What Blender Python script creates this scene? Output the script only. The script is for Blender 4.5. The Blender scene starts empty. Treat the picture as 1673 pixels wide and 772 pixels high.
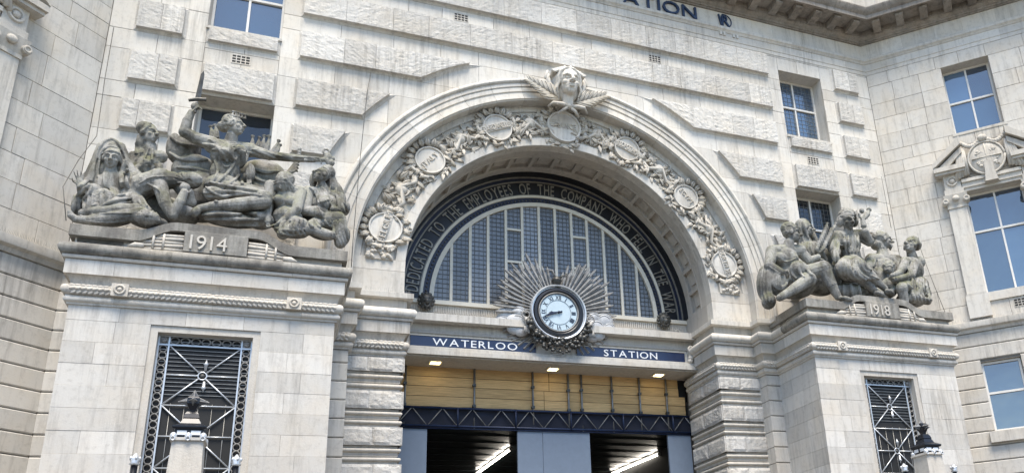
import bpy, bmesh, math, random
from mathutils import Vector, Matrix, noise
R_ = math.radians
random.seed(7)
scn = bpy.context.scene
COL = scn.collection

# ------------------------------------------------------------------ camera
F_PX, PPX, PPY, PW, PH = 1363.8, 1031.6, 512.4, 1673.0, 772.0
CAM = Vector((-6.333, -17.8, 1.65))
def cam_axes(yaw=R_(23.82), pitch=R_(20.04), roll=R_(-3.753)):
    fwd = Vector((math.sin(yaw)*math.cos(pitch), math.cos(yaw)*math.cos(pitch), math.sin(pitch)))
    right = Vector((math.cos(yaw), -math.sin(yaw), 0)); up = right.cross(fwd)
    c, s = math.cos(roll), math.sin(roll)
    return c*right+s*up, -s*right+c*up, fwd
CR, CU, CF = cam_axes()
cd = bpy.data.cameras.new('camera'); cam = bpy.data.objects.new('camera', cd); COL.objects.link(cam)
m = Matrix((CR, CU, -CF)).transposed().to_4x4(); m.translation = CAM
cam.matrix_world = m
cd.sensor_width = 36; cd.sensor_fit = 'HORIZONTAL'; cd.lens = F_PX/PW*36
cd.shift_x = (PW/2-PPX)/PW; cd.shift_y = (PPY-PH/2)/PW
cd.clip_start = 0.1; cd.clip_end = 3000
scn.camera = cam

# ------------------------------------------------------------------ sky, sun, exposure
SUN_EL, SUN_AZ = 66.0, -170.0          # high veiled sun in front, towards the left wing; azimuth from +Y towards +X
wd = bpy.data.worlds.new('World'); scn.world = wd; wd.use_nodes = True
nt = wd.node_tree
bg = nt.nodes['Background']; sky = nt.nodes.new('ShaderNodeTexSky')
sky.sky_type = 'NISHITA'; sky.sun_disc = False
sky.sun_elevation = R_(SUN_EL); sky.sun_rotation = R_(SUN_AZ)
sky.air_density = 1.0; sky.dust_density = 0.4; sky.ozone_density = 3.0
nt.links.new(sky.outputs[0], bg.inputs[0]); bg.inputs[1].default_value = 0.075
sl = bpy.data.lights.new('sun', 'SUN'); sl.energy = 1.5; sl.angle = R_(28); sl.color = (1, .96, .9)
so = bpy.data.objects.new('sun', sl); COL.objects.link(so)
sd = Vector((math.sin(R_(SUN_AZ))*math.cos(R_(SUN_EL)), math.cos(R_(SUN_AZ))*math.cos(R_(SUN_EL)), math.sin(R_(SUN_EL))))
so.rotation_euler = sd.to_track_quat('Z', 'Y').to_euler(); so.location = sd*60
vs = scn.view_settings
vs.view_transform = 'Standard'; vs.look = 'None'; vs.gamma = 1; vs.exposure = 2.12; vs.use_curve_mapping = False
EXTRA_WB = True
if EXTRA_WB and hasattr(vs, 'use_white_balance'):
    vs.use_white_balance = True; vs.white_balance_temperature = 7250; vs.white_balance_tint = 10

# ------------------------------------------------------------------ helpers
def ray(px, py): return CF + CR*((px-PPX)/F_PX) + CU*((PPY-py)/F_PX)
def G(px, py, y):
    d = ray(px, py); return CAM + d*((y-CAM.y)/d.y)

class MB:
    def __init__(s): s.v = []; s.f = []
    def add(s, vs, fs):
        o = len(s.v); s.v += [tuple(v) for v in vs]; s.f += [tuple(i+o for i in f) for f in fs]; return s
    def box(s, x0, x1, y0, y1, z0, z1):
        vs = [(x, y, z) for z in (z0, z1) for y in (y0, y1) for x in (x0, x1)]
        return s.add(vs, [(0,2,3,1),(4,5,7,6),(0,1,5,4),(2,6,7,3),(0,4,6,2),(1,3,7,5)])
    def block(s, x0, x1, y0, y1, z0, z1, c):
        """box whose front (y0) edges are chamfered by c"""
        vs = [(x0,y1,z0),(x1,y1,z0),(x1,y1,z1),(x0,y1,z1),(x0,y0+c,z0),(x1,y0+c,z0),(x1,y0+c,z1),(x0,y0+c,z1),
              (x0+c,y0,z0+c),(x1-c,y0,z0+c),(x1-c,y0,z1-c),(x0+c,y0,z1-c)]
        fs = [(0,3,2,1),(8,9,10,11)]
        for a in range(4):
            b = (a+1) % 4; fs += [(a,b,b+4,a+4),(a+4,b+4,b+8,a+8)]
        return s.add(vs, fs)
    def prism(s, poly, y0, y1):
        n = len(poly); vs = [(x, y0, z) for x, z in poly]+[(x, y1, z) for x, z in poly]
        fs = [tuple(range(n)), tuple(range(2*n-1, n-1, -1))]
        for i in range(n):
            j = (i+1) % n; fs.append((i, i+n, j+n, j))
        return s.add(vs, fs)
    def loft(s, rings, closed_ring=True, caps=True):
        n = len(rings[0]); o = len(s.v)
        for r in rings: s.v += [tuple(p) for p in r]
        for k in range(len(rings)-1):
            for i in range(n if closed_ring else n-1):
                j = (i+1) % n; a = o+k*n
                s.f.append((a+i, a+j, a+n+j, a+n+i))
        if caps and closed_ring:
            s.f.append(tuple(o+i for i in range(n-1, -1, -1))); e = o+(len(rings)-1)*n
            s.f.append(tuple(e+i for i in range(n)))
        return s
    def tube(s, pts, rad, seg=8, caps=True):
        pts = [Vector(p) for p in pts]; rings = []; up = None
        if not hasattr(rad, '__len__'): rad = [rad]*len(pts)
        for i, p in enumerate(pts):
            d = (pts[min(i+1, len(pts)-1)]-pts[max(i-1, 0)])
            if d.length < 1e-9: d = Vector((0, 0, 1))
            d.normalize()
            if up is None: up = Vector((0, 0, 1)) if abs(d.z) < .9 else Vector((1, 0, 0))
            a = d.cross(up).normalized(); b = a.cross(d).normalized(); up = b
            rings.append([p+(a*math.cos(2*math.pi*k/seg)+b*math.sin(2*math.pi*k/seg))*rad[i] for k in range(seg)])
        return s.loft(rings, True, caps)
    def cap(s, p0, p1, r0, r1, seg=10):
        p0 = Vector(p0); p1 = Vector(p1); d = p1-p0
        L = d.length
        if L < 1e-6: d = Vector((0, 0, 1)); L = 1e-6
        d = d/L; P = []; Rr = []
        for a in (-80, -50, -20): P.append(p0+d*r0*math.sin(R_(a))); Rr.append(r0*math.cos(R_(a)))
        for a in (20, 50, 80): P.append(p1+d*r1*math.sin(R_(a))); Rr.append(r1*math.cos(R_(a)))
        return s.tube(P, Rr, seg)
    def ell(s, c, r, rot=None, seg=14, rings=9):
        c = Vector(c); vs = []; fs = []
        if not hasattr(r, '__len__'): r = (r, r, r)
        vs.append(Vector((0, 0, -r[2])))
        for i in range(1, rings):
            a = -math.pi/2+math.pi*i/rings
            for k in range(seg):
                b = 2*math.pi*k/seg; vs.append(Vector((r[0]*math.cos(a)*math.cos(b), r[1]*math.cos(a)*math.sin(b), r[2]*math.sin(a))))
        vs.append(Vector((0, 0, r[2]))); T = len(vs)-1
        for k in range(seg): fs.append((0, 1+(k+1) % seg, 1+k))
        for i in range(rings-2):
            for k in range(seg):
                a = 1+i*seg+k; b = 1+i*seg+(k+1) % seg; fs.append((a, b, b+seg, a+seg))
        o = 1+(rings-2)*seg
        for k in range(seg): fs.append((o+k, o+(k+1) % seg, T))
        if rot is not None: vs = [rot @ v for v in vs]
        return s.add([v+c for v in vs], fs)
    def torus(s, c, R, r, axis='y', seg=32, sub=8, a0=0, a1=360):
        rings = []; full = abs(a1-a0) >= 360; n = seg if full else seg+1
        for i in range(n):
            a = R_(a0+(a1-a0)*i/seg)
            ring = []
            for k in range(sub):
                b = 2*math.pi*k/sub; rr = R+r*math.cos(b); h = r*math.sin(b)
                if axis == 'y': ring.append((c[0]+rr*math.cos(a), c[1]+h, c[2]+rr*math.sin(a)))
                else: ring.append((c[0]+rr*math.cos(a), c[1]+rr*math.sin(a), c[2]+h))
            rings.append(ring)
        if full: rings.append(rings[0])
        return s.loft(rings, True, not full)
    def arc(s, prof, a0, a1, n, c=(0, 9.39), closed=True):
        """revolve profile of (radius, y) about the arch axis between two angles"""
        rings = []
        for i in range(n+1):
            a = R_(a0+(a1-a0)*i/n)
            rings.append([(c[0]+r*math.cos(a), y, c[1]+r*math.sin(a)) for r, y in prof])
        return s.loft(rings, closed, closed)
    def sweep(s, path, prof, closed_prof=True):
        """path: plan points (x,y); outward is to the right of travel; prof: (offset out, z)"""
        n = len(path); rings = []
        for i in range(n):
            p = Vector(path[i]); ns = []
            if i > 0: d = (p-Vector(path[i-1])).normalized(); ns.append(Vector((d.y, -d.x)))
            if i < n-1: d = (Vector(path[i+1])-p).normalized(); ns.append(Vector((d.y, -d.x)))
            if len(ns) == 1: mv = ns[0]
            else:
                mv = (ns[0]+ns[1]); mv = mv/(1+ns[0].dot(ns[1]))
            rings.append([(p.x+mv.x*o, p.y+mv.y*o, z) for o, z in prof])
        return s.loft(rings, closed_prof, closed_prof)
    def map(s, fn): s.v = [tuple(fn(Vector(v))) for v in s.v]; return s
    def mir(s, sg):
        if sg < 0: s.v = [(-x, y, z) for x, y, z in s.v]; s.f = [tuple(reversed(f)) for f in s.f]
        return s
    def mesh(s, name, mat, smooth=False, recalc=True):
        me = bpy.data.meshes.new(name); me.from_pydata(s.v, [], s.f); 
        if recalc:
            bm = bmesh.new(); bm.from_mesh(me); bmesh.ops.recalc_face_normals(bm, faces=bm.faces); bm.to_mesh(me); bm.free()
        if smooth:
            me.shade_smooth()
            if smooth != True: me.set_sharp_from_angle(angle=R_(smooth))
        if mat: me.materials.append(mat)
        return me
    def build(s, name, mat, parent=None, smooth=False, recalc=True):
        return mk(name, s.mesh(name, mat, smooth, recalc), parent)

def mk(name, me, parent=None):
    o = bpy.data.objects.new(name, me); COL.objects.link(o); o.parent = parent; return o
def tag(o, label=None, cat=None, group=None, kind=None):
    if label: o['label'] = label
    if cat: o['category'] = cat
    if group: o['group'] = group
    if kind: o['kind'] = kind
    return o
def thing(name, label, cat, loc=(0, 0, 0), group=None):
    o = mk(name, None); o.location = loc
    return tag(o, label, cat, group)
def adopt(o, root):
    """parent to an Empty that is not at the origin, keeping world coordinates of the verts"""
    o.parent = root; o.matrix_parent_inverse = Matrix.Translation(root.location).inverted(); return o

# ------------------------------------------------------------------ materials
def mat_base(name):
    m = bpy.data.materials.new(name); m.use_nodes = True
    nt = m.node_tree; b = nt.nodes['Principled BSDF']; return m, nt, b
def N(nt, t, **kw):
    n = nt.nodes.new(t)
    for k, v in kw.items(): setattr(n, k, v)
    return n
def mixc(nt, fac, a, b, mode='MIX'):
    n = N(nt, 'ShaderNodeMix', data_type='RGBA', blend_type=mode)
    for s, v in ((n.inputs[0], fac), (n.inputs[6], a), (n.inputs[7], b)):
        if isinstance(v, (tuple, list)): s.default_value = (*v[:3], 1)
        elif isinstance(v, (int, float)): s.default_value = v
        else: nt.links.new(v, s)
    return n.outputs[2]
def ramp(nt, src, lo, hi, a=0., b=1.):
    n = N(nt, 'ShaderNodeMapRange'); n.inputs[1].default_value = lo; n.inputs[2].default_value = hi
    n.inputs[3].default_value = a; n.inputs[4].default_value = b; nt.links.new(src, n.inputs[0]); return n.outputs[0]
def noise_t(nt, pos, scale, detail=4, rough=.6, sc=None, off=None):
    if sc or off:
        mp = N(nt, 'ShaderNodeMapping'); nt.links.new(pos, mp.inputs[0])
        if sc: mp.inputs['Scale'].default_value = sc
        if off: mp.inputs['Location'].default_value = off
        pos = mp.outputs[0]
    n = N(nt, 'ShaderNodeTexNoise'); n.inputs['Scale'].default_value = scale; n.inputs['Detail'].default_value = detail
    n.inputs['Roughness'].default_value = rough; nt.links.new(pos, n.inputs['Vector']); return n.outputs['Fac']
def stone(name, col, stain=(.20, .185, .165), stain_amt=.45, vary=.14, warm=(.62, .53, .41), warm_amt=.35, bump=.25, bscale=28, dark=(.09, .085, .08), dark_amt=.0, green=0.):
    m, nt, b = mat_base(name)
    pos = N(nt, 'ShaderNodeNewGeometry').outputs['Position']; rnd = N(nt, 'ShaderNodeObjectInfo').outputs['Random']
    c = mixc(nt, ramp(nt, noise_t(nt, pos, 1.1, 5), .42, .72, 0, warm_amt), col, warm)
    c = mixc(nt, ramp(nt, noise_t(nt, pos, 2.6, 8, .72, (2.6, 2.6, .32)), .50, .74, 0, stain_amt), c, stain)
    c = mixc(nt, ramp(nt, noise_t(nt, pos, 9, 6, .7, None, (5, 2, 1)), .52, .80, 0, stain_amt*.8), c, stain)
    gate = N(nt, 'ShaderNodeMath', operation='MULTIPLY'); nt.links.new(ramp(nt, noise_t(nt, pos, .45, 3, .5, None, (2, 7, 4)), .50, .66), gate.inputs[0])
    nt.links.new(ramp(nt, noise_t(nt, pos, 3.4, 7, .7, (3, 3, .18), (1, 6, 2)), .46, .66, 0, min(.75, stain_amt*1.2)), gate.inputs[1]); c = mixc(nt, gate.outputs[0], c, stain)
    if dark_amt: c = mixc(nt, ramp(nt, noise_t(nt, pos, 2.1, 6, .65, (1, 1, .7), (3, 8, 1)), .46, .62, 0, dark_amt), c, dark)
    if green:
        g = ramp(nt, noise_t(nt, pos, 2.4, 6, .65, None, (9, 4, 7)), .42, .66, 0, green)
        sx = N(nt, 'ShaderNodeSeparateXYZ'); nt.links.new(N(nt, 'ShaderNodeNewGeometry').outputs['Normal'], sx.inputs[0])
        mm = N(nt, 'ShaderNodeMath', operation='MULTIPLY'); nt.links.new(g, mm.inputs[0]); nt.links.new(ramp(nt, sx.outputs[2], -.25, .7, .12, 1), mm.inputs[1])
        c = mixc(nt, mm.outputs[0], c, (.15, .165, .06))      # algae settles on upward faces
    hv = N(nt, 'ShaderNodeHueSaturation'); nt.links.new(c, hv.inputs['Color']); nt.links.new(ramp(nt, rnd, 0, 1, 1-vary, 1+vary*.45), hv.inputs['Value'])
    nt.links.new(hv.outputs[0], b.inputs['Base Color'])
    b.inputs['Roughness'].default_value = .85; b.inputs['Specular IOR Level'].default_value = .25
    bp = N(nt, 'ShaderNodeBump'); bp.inputs['Strength'].default_value = bump; bp.inputs['Distance'].default_value = .03
    nt.links.new(noise_t(nt, pos, bscale, 8, .7), bp.inputs['Height']); nt.links.new(bp.outputs[0], b.inputs['Normal'])
    return m
def paint(name, col, rough=.5, metal=0., vary=.12, spec=.5, emit=None, bump=0.):
    m, nt, b = mat_base(name)
    pos = N(nt, 'ShaderNodeNewGeometry').outputs['Position']
    dk = tuple(c*(1-vary*2) for c in col)
    nt.links.new(mixc(nt, ramp(nt, noise_t(nt, pos, 6, 6, .7), .4, .75, 0, 1), col, dk), b.inputs['Base Color'])
    b.inputs['Roughness'].default_value = rough; b.inputs['Metallic'].default_value = metal; b.inputs['Specular IOR Level'].default_value = spec
    if bump:
        bp = N(nt, 'ShaderNodeBump'); bp.inputs['Strength'].default_value = bump; bp.inputs['Distance'].default_value = .02
        nt.links.new(noise_t(nt, pos, 20, 6, .7), bp.inputs['Height']); nt.links.new(bp.outputs[0], b.inputs['Normal'])
    if emit: b.inputs['Emission Color'].default_value = (*emit[0], 1); b.inputs['Emission Strength'].default_value = emit[1]
    return m
STONE = (.61, .59, .55)
M = dict(
 stone=stone('portland_stone', STONE, stain_amt=.46, warm_amt=.45, bump=.15, vary=.16),
 wing=stone('portland_stone_wing', (.60, .575, .53), stain_amt=.5, warm_amt=.5, vary=.12, bump=.12),
 rough=stone('portland_quarry_faced', (.585, .57, .54), stain_amt=.5, vary=.16, bump=.9, bscale=16),
 carved=stone('portland_carved', (.55, .52, .47), stain_amt=.4, warm_amt=.35, vary=.05, bump=.3),
 dirty=stone('portland_weathered', (.30, .29, .265), stain=(.10, .095, .08), stain_amt=.8, dark_amt=.6, vary=.12, bump=.4),
 statue=stone('statue_stone', (.31, .305, .29), stain=(.075, .07, .06), stain_amt=.9, warm=(.47, .46, .43), warm_amt=.75, dark=(.075, .07, .06), dark_amt=.82, vary=.06, bump=.8, green=.55),  # weathering; its dark blotches also stand in for shade in the carved crevices
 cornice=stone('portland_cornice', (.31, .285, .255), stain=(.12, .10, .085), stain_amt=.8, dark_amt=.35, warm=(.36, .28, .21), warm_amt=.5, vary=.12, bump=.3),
 mortar=stone('mortar', (.20, .19, .175), stain_amt=.3, vary=.0),
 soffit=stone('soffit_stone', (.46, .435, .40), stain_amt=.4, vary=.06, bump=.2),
 cream=paint('cream_paint', (.66, .62, .53), .45, vary=.06),
 wframe=paint('white_window_paint', (.74, .72, .68), .4, vary=.06),
 navy=paint('navy_metal', (.018, .024, .05), .38, .2, .2),
 black=paint('black_metal', (.02, .022, .028), .35, .3, .2),
 bronze=paint('letter_bronze', (.29, .27, .235), .45, .25, .2),
 silver=paint('aluminium_paint', (.62, .65, .68), .35, .45, .1),
 pewter=paint('pewter_metal', (.33, .325, .315), .6, .2, .35, bump=.4),
 darkmetal=paint('dark_pewter', (.10, .10, .095), .45, .5, .3, bump=.4),
 cloudmetal=paint('cloud_metal', (.50, .51, .52), .55, .25, .2, bump=.3),
 enamel=paint('blue_enamel', (.017, .03, .078), .22, 0, .08),
 white=paint('white_enamel', (.82, .84, .86), .35, 0, .03),
 dial=paint('clock_dial', (.50, .61, .67), .3, 0, .05),
 letterblue=paint('blue_letter_paint', (.022, .045, .10), .4, .1, .2),
 panel=paint('hoarding_panel_blue', (.15, .195, .26), .5, 0, .06),
 net=paint('blue_netting', (.008, .012, .026), .85, 0, .2),
 bluetube=paint('blue_scaffold_paint', (.008, .022, .065), .4, .2, .15),
 galv=paint('galvanised_tube', (.30, .30, .29), .45, .6, .25),
 dull=paint('void_black', (.01, .011, .012), .7),  # black that stands in for the shade inside unlit openings
 lampblack=paint('lamp_black', (.015, .018, .025), .3, .2),
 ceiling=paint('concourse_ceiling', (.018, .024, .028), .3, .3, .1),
 tubelamp=paint('fluorescent_tube', (.9, .9, .88), .4, emit=((1, .97, .93), 3.5)),
 downlamp=paint('downlight_glow', (.9, .85, .6), .4, emit=((1, .84, .45), 1.6)),
 pave=stone('paving', (.055, .054, .053), stain_amt=.4, vary=0, bump=.1),
 opposite=stone('opposite_stone', (.45, .40, .34), stain_amt=.4, vary=.1),
)
def glass_mat(name, tint, spec=.9, rough=.02):
    m, nt, b = mat_base(name)
    pos = N(nt, 'ShaderNodeNewGeometry').outputs['Position']
    rn = N(nt, 'ShaderNodeObjectInfo').outputs['Random']
    nt.links.new(mixc(nt, ramp(nt, rn, .3, 1, 0, 1), tint, tuple(min(1, c*2.6+.012) for c in tint)), b.inputs['Base Color']); b.inputs['Roughness'].default_value = rough
    b.inputs['Specular IOR Level'].default_value = spec; b.inputs['IOR'].default_value = 1.9
    bp = N(nt, 'ShaderNodeBump'); bp.inputs['Strength'].default_value = .25; bp.inputs['Distance'].default_value = .05
    nt.links.new(noise_t(nt, pos, 1.2, 2), bp.inputs['Height']); nt.links.new(bp.outputs[0], b.inputs['Normal'])
    return m
M['glass'] = glass_mat('window_glass', (.02, .05, .09), 1.0)  # blue in the base colour stands in for reflected sky
M['fanglass'] = glass_mat('fanlight_glass', (.085, .092, .102), .4, .25)
M['dimglass'] = glass_mat('dim_window_glass', (.01, .016, .024), .35)  # darker, duller copy of the panes, painting in a dark reflection
def wood():
    m, nt, b = mat_base('plywood')
    pos = N(nt, 'ShaderNodeNewGeometry').outputs['Position']; rnd = N(nt, 'ShaderNodeObjectInfo').outputs['Random']
    c = mixc(nt, ramp(nt, noise_t(nt, pos, 5, 8, .75, (.5, 1, 11)), .38, .66), (.78, .52, .245), (.50, .31, .135))
    hv = N(nt, 'ShaderNodeHueSaturation'); nt.links.new(c, hv.inputs['Color']); nt.links.new(ramp(nt, rnd, 0, 1, .82, 1.12), hv.inputs['Value'])
    nt.links.new(hv.outputs[0], b.inputs['Base Color']); b.inputs['Roughness'].default_value = .75
    return m
M['wood'] = wood()

# ------------------------------------------------------------------ glyphs
GL = {}
def load_glyphs(chars):
    obs = []
    for ch in chars:
        cu = bpy.data.curves.new('glyph', 'FONT'); cu.body = ch; cu.size = 1; cu.resolution_u = 3
        o = bpy.data.objects.new('glyph', cu); COL.objects.link(o); obs.append((ch, o))
    dg = bpy.context.evaluated_depsgraph_get()
    for ch, o in obs:
        me = bpy.data.meshes.new_from_object(o.evaluated_get(dg))
        V = [(v.co.x, v.co.y) for v in me.vertices]; Fc = [tuple(p.vertices) for p in me.polygons]
        x0 = min(v[0] for v in V); x1 = max(v[0] for v in V); h = .729
        edges = {}
        for f in Fc:
            for i in range(len(f)):
                e = (f[i], f[(i+1) % len(f)]); k = tuple(sorted(e))
                edges[k] = None if k in edges else e
        GL[ch] = ([((x-x0)/h, y/h) for x, y in V], Fc, [e for e in edges.values() if e], (x1-x0)/h)
        bpy.data.meshes.remove(me); cu = o.data; bpy.data.objects.remove(o); bpy.data.curves.remove(cu)
load_glyphs('ABCDEFGHILMNOPRSTUWYVX0123456789')
def glyph(mb, ch, h, wscale, depth, fn):
    """extruded letter: fn(u, v, w) -> world; u along, v up, w outwards"""
    V, Fc, E, w = GL[ch]; n = len(V)
    vs = [fn(x*h*wscale, y*h, depth) for x, y in V]+[fn(x*h*wscale, y*h, 0) for x, y in V]
    fs = [tuple(f) for f in Fc]+[(b, a, a+n, b+n) for a, b in E]
    return mb.add(vs, fs)
def text_flat(txt, x0, z0, y, h, depth, mat, parent, wscale=1., track=.12, total=None, space=.45):
    ws = [GL[c][3]*h*wscale if c != ' ' else space*h for c in txt]
    tot = sum(ws)+track*h*(len(txt)-1)
    if total: k = total/tot
    else: k = 1
    x = x0
    for c, w in zip(txt, ws):
        if c != ' ':
            mb = MB(); glyph(mb, c, h, wscale*k, depth, lambda u, v, d, x=x: (x+u, y-d, z0+v))
            o = mb.build('letter', mat, None, recalc=True)
            if parent: adopt(o, parent)
        x += (w+track*h)*k
    return x
# ================================================================== the station building
ZC = 9.39; XJ = 10.4
BLD = thing('station_building', 'monumental pale stone railway station front with great round arch entrance', 'building')
def part(name, label=None, parent=None):
    o = mk(name, None, parent or BLD)
    if label: o['label'] = label
    return o
rnd = random.Random(11)
def rect_minus_disc(x0, x1, z0, z1, R, cz=ZC, n=10):
    cs = [(x0, z0), (x1, z0), (x1, z1), (x0, z1)]; pts = []
    for i in range(4):
        a = cs[i]; b = cs[(i+1) % 4]; dx = b[0]-a[0]; dz = b[1]-a[1]
        A = dx*dx+dz*dz; B = 2*(a[0]*dx+(a[1]-cz)*dz); C = a[0]**2+(a[1]-cz)**2-R*R; D = B*B-4*A*C
        pts.append((a, False))
        if D > 0:
            for t in sorted([(-B-math.sqrt(D))/2/A, (-B+math.sqrt(D))/2/A]):
                if 1e-6 < t < 1-1e-6: pts.append(((a[0]+dx*t, a[1]+dz*t), True))
    m = len(pts); out = []
    for i in range(m):
        a = pts[i][0]; b = pts[(i+1) % m][0]; q = ((a[0]+b[0])/2, (a[1]+b[1])/2)
        out.append(math.hypot(q[0], q[1]-cz) > R)
    if all(out): return [cs]
    if not any(out): return []
    polys = []
    for st in range(m):
        if out[st] and not out[st-1]:
            poly = [pts[st][0]]; i = st
            while out[i % m]: poly.append(pts[(i+1) % m][0]); i += 1
            a0 = math.atan2(poly[-1][1]-cz, poly[-1][0]); a1 = math.atan2(poly[0][1]-cz, poly[0][0])
            k = max(2, int(abs(a1-a0)*R/.12))
            poly += [(R*math.cos(a0+(a1-a0)*j/k), cz+R*math.sin(a0+(a1-a0)*j/k)) for j in range(1, k)]
            polys.append(poly)
    return polys
GAP = .0035
def splits(a, b, lo, hi, r):
    """uneven cuts between a and b"""
    n = max(1, round((b-a)/((lo+hi)/2))); xs = [a]
    ws = [r.uniform(lo, hi) for _ in range(n)]; k = (b-a)/sum(ws)
    for w in ws: xs.append(xs[-1]+w*k)
    return xs
def ident(v): return v
def wmap(sg):
    c = math.sqrt(.5)
    return lambda v: Vector((sg*(XJ+v.x*c+v.y*c), -v.x*c+v.y*c, v.z))
def ashlar(parent, x0, x1, z0, z1, fn=ident, y=0., depth=.06, lo=.8, hi=1.4, mat='stone', disc=None, c=.006, name='ashlar_block', cuts=None, gap=GAP):
    xs = cuts or splits(x0, x1, lo, hi, rnd)
    for a, b in zip(xs, xs[1:]):
        yy = y+rnd.uniform(-.0035, .0035)
        if disc:
            for poly in rect_minus_disc(a+gap, b-gap, z0+gap, z1-gap, disc):
                mb = MB().prism(poly, yy, y+depth); mb.map(fn).build(name, M[mat], parent)
        else:
            MB().block(a+gap, b-gap, yy, y+depth, z0+gap, z1-gap, c).map(fn).build(name, M[mat], parent)
def raised(parent, xl, xr, z0, z1, chl=.07, chr_=.07, xl2=None, xr2=None, fn=ident, proud=.10, chb=.07, mat='rough', amp=.011, seed=0, rough_x=None):
    """quarry-faced stone: chamfered slab with a rough rock face; xl(z), xr(z) give its ends"""
    if not callable(xl): xl, xl2 = (lambda z, q=xl: q), (lambda z, q=xl: q+chl)
    if not callable(xr): xr, xr2 = (lambda z, q=xr: q), (lambda z, q=xr: q-chr_)
    y0 = 0; yb = -proud*.5; yf = -proud-.025; nz = max(4, int((z1-z0)/.065)); mb = MB()
    zs = [z0+(z1-z0)*i/4 for i in range(5)]; zi = [z0+chb+(z1-z0-2*chb)*i/4 for i in range(5)]
    out = [(xl(z), z) for z in zs]+[(xr(z), z) for z in reversed(zs)]
    inn = [(min(xl2(z), xr2(z)-.02), z) for z in zi]+[(xr2(z), z) for z in reversed(zi)]
    n = len(out)
    mb.loft([[(x, .01, z) for x, z in out], [(x, y0, z) for x, z in out], [(x, yb, z) for x, z in inn]])
    # rough face
    g = .012; zr = [z0+chb-.012+(z1-z0-2*chb+.024)*i/nz for i in range(nz+1)]
    w = max(xr2(z)-xl2(z) for z in zr); nx = max(4, int(w/.07)); rows = []
    for j, z in enumerate(zr):
        a = xl2(z)-(g if chl else -GAP); b = xr2(z)+(g if chr_ else -GAP)
        if b-a < .04: a = b-.04
        row = []
        for i in range(nx+1):
            x = a+(b-a)*i/nx; ed = i in (0, nx) or j in (0, nz)
            h = noise.fractal(Vector((x*9+seed, z*11, seed*.37)), .8, 2.1, 4)*amp
            row.append((x, yf+(.004 if ed else 0)-(h*.3 if ed else h), z))
        rows.append(row)
    o = len(mb.v); W = nx+1
    for r in rows: mb.v += r
    for j in range(nz):
        for i in range(nx): p = o+j*W+i; mb.f.append((p, p+1, p+1+W, p+W))
    rim = [(j, 0) for j in range(nz, 0, -1)]+[(0, i) for i in range(nx)]+[(j, nx) for j in range(nz)]+[(nz, i) for i in range(nx, 0, -1)]
    q = len(mb.v)
    for j, i in rim: x, _, z = rows[j][i]; mb.v.append((x, yb+.012, z))
    for k in range(len(rim)):
        k2 = (k+1) % len(rim); mb.f.append((o+rim[k][0]*W+rim[k][1], q+k, q+k2, o+rim[k2][0]*W+rim[k2][1]))
    mb.map(fn).build('quarry_faced_stone', M[mat], parent)

# ---- main wall core
wall = part('main_wall')
mb = MB()
W0, W1 = 6.98, 8.53
for sg in (-1, 1):
    def B(x0, x1, z0, z1, y0=.045, y1=.62):
        a, b = sorted((sg*x0, sg*x1)); mb.box(a, b, y0, y1, z0, z1)
    B(W1, XJ+.3, 0, 20); B(5.75, W0, 0, 20)
    for z0, z1 in ((17.2, 20), (13.08, 14.87), (0, 10.55)): B(W0, W1, z0, z1)
    n = 30
    for i in range(n):
        a = 5.75*i/n; b = 5.75*(i+1)/n; B(a, b, ZC+math.sqrt(max(0, 5.6**2-a*a)) if a < 5.6 else 0, 20)
mb.build('wall_core', M['mortar'], wall)
BANDS = [(16.83, 17.66), (15.65, 16.44), (14.42, 15.24), (13.08, 13.91), (11.88, 12.68), (10.66, 11.48), (9.5, 10.3)]
zl = sorted({z for b in BANDS for z in b} | {8.8, 18.14})
RX = 5.66; RP = 6.25
for z0, z1 in zip(zl, zl[1:]):
    if z1-z0 < .15: continue
    for sg in (-1, 1):
        fl = (lambda v: Vector((-v.x, v.y, v.z))) if sg < 0 else ident
        ashlar(wall, W1, XJ, z0, z1, fl, cuts=[W1, 9.2+rnd.uniform(-.2, .6), XJ])
        if z0 < ZC+RX: ashlar(wall, 0, W0, z0, z1, fl, disc=RX, cuts=[c for c in [0, 1.1, 2.3, 3.4, 4.5, 5.75, W0]])
    if z0 >= ZC+RX: ashlar(wall, -W0, W0, z0, z1)
for z0, z1 in ((17.2, 17.66), (17.66, 18.14), (14.3, 14.87), (13.91, 14.3), (13.08, 13.91), (9.5, 10.55)):
    for sg in (-1, 1):
        fl = (lambda v: Vector((-v.x, v.y, v.z))) if sg < 0 else ident
        ashlar(wall, W0, W1, z0, z1, fl, lo=.7, hi=.9)
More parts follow.
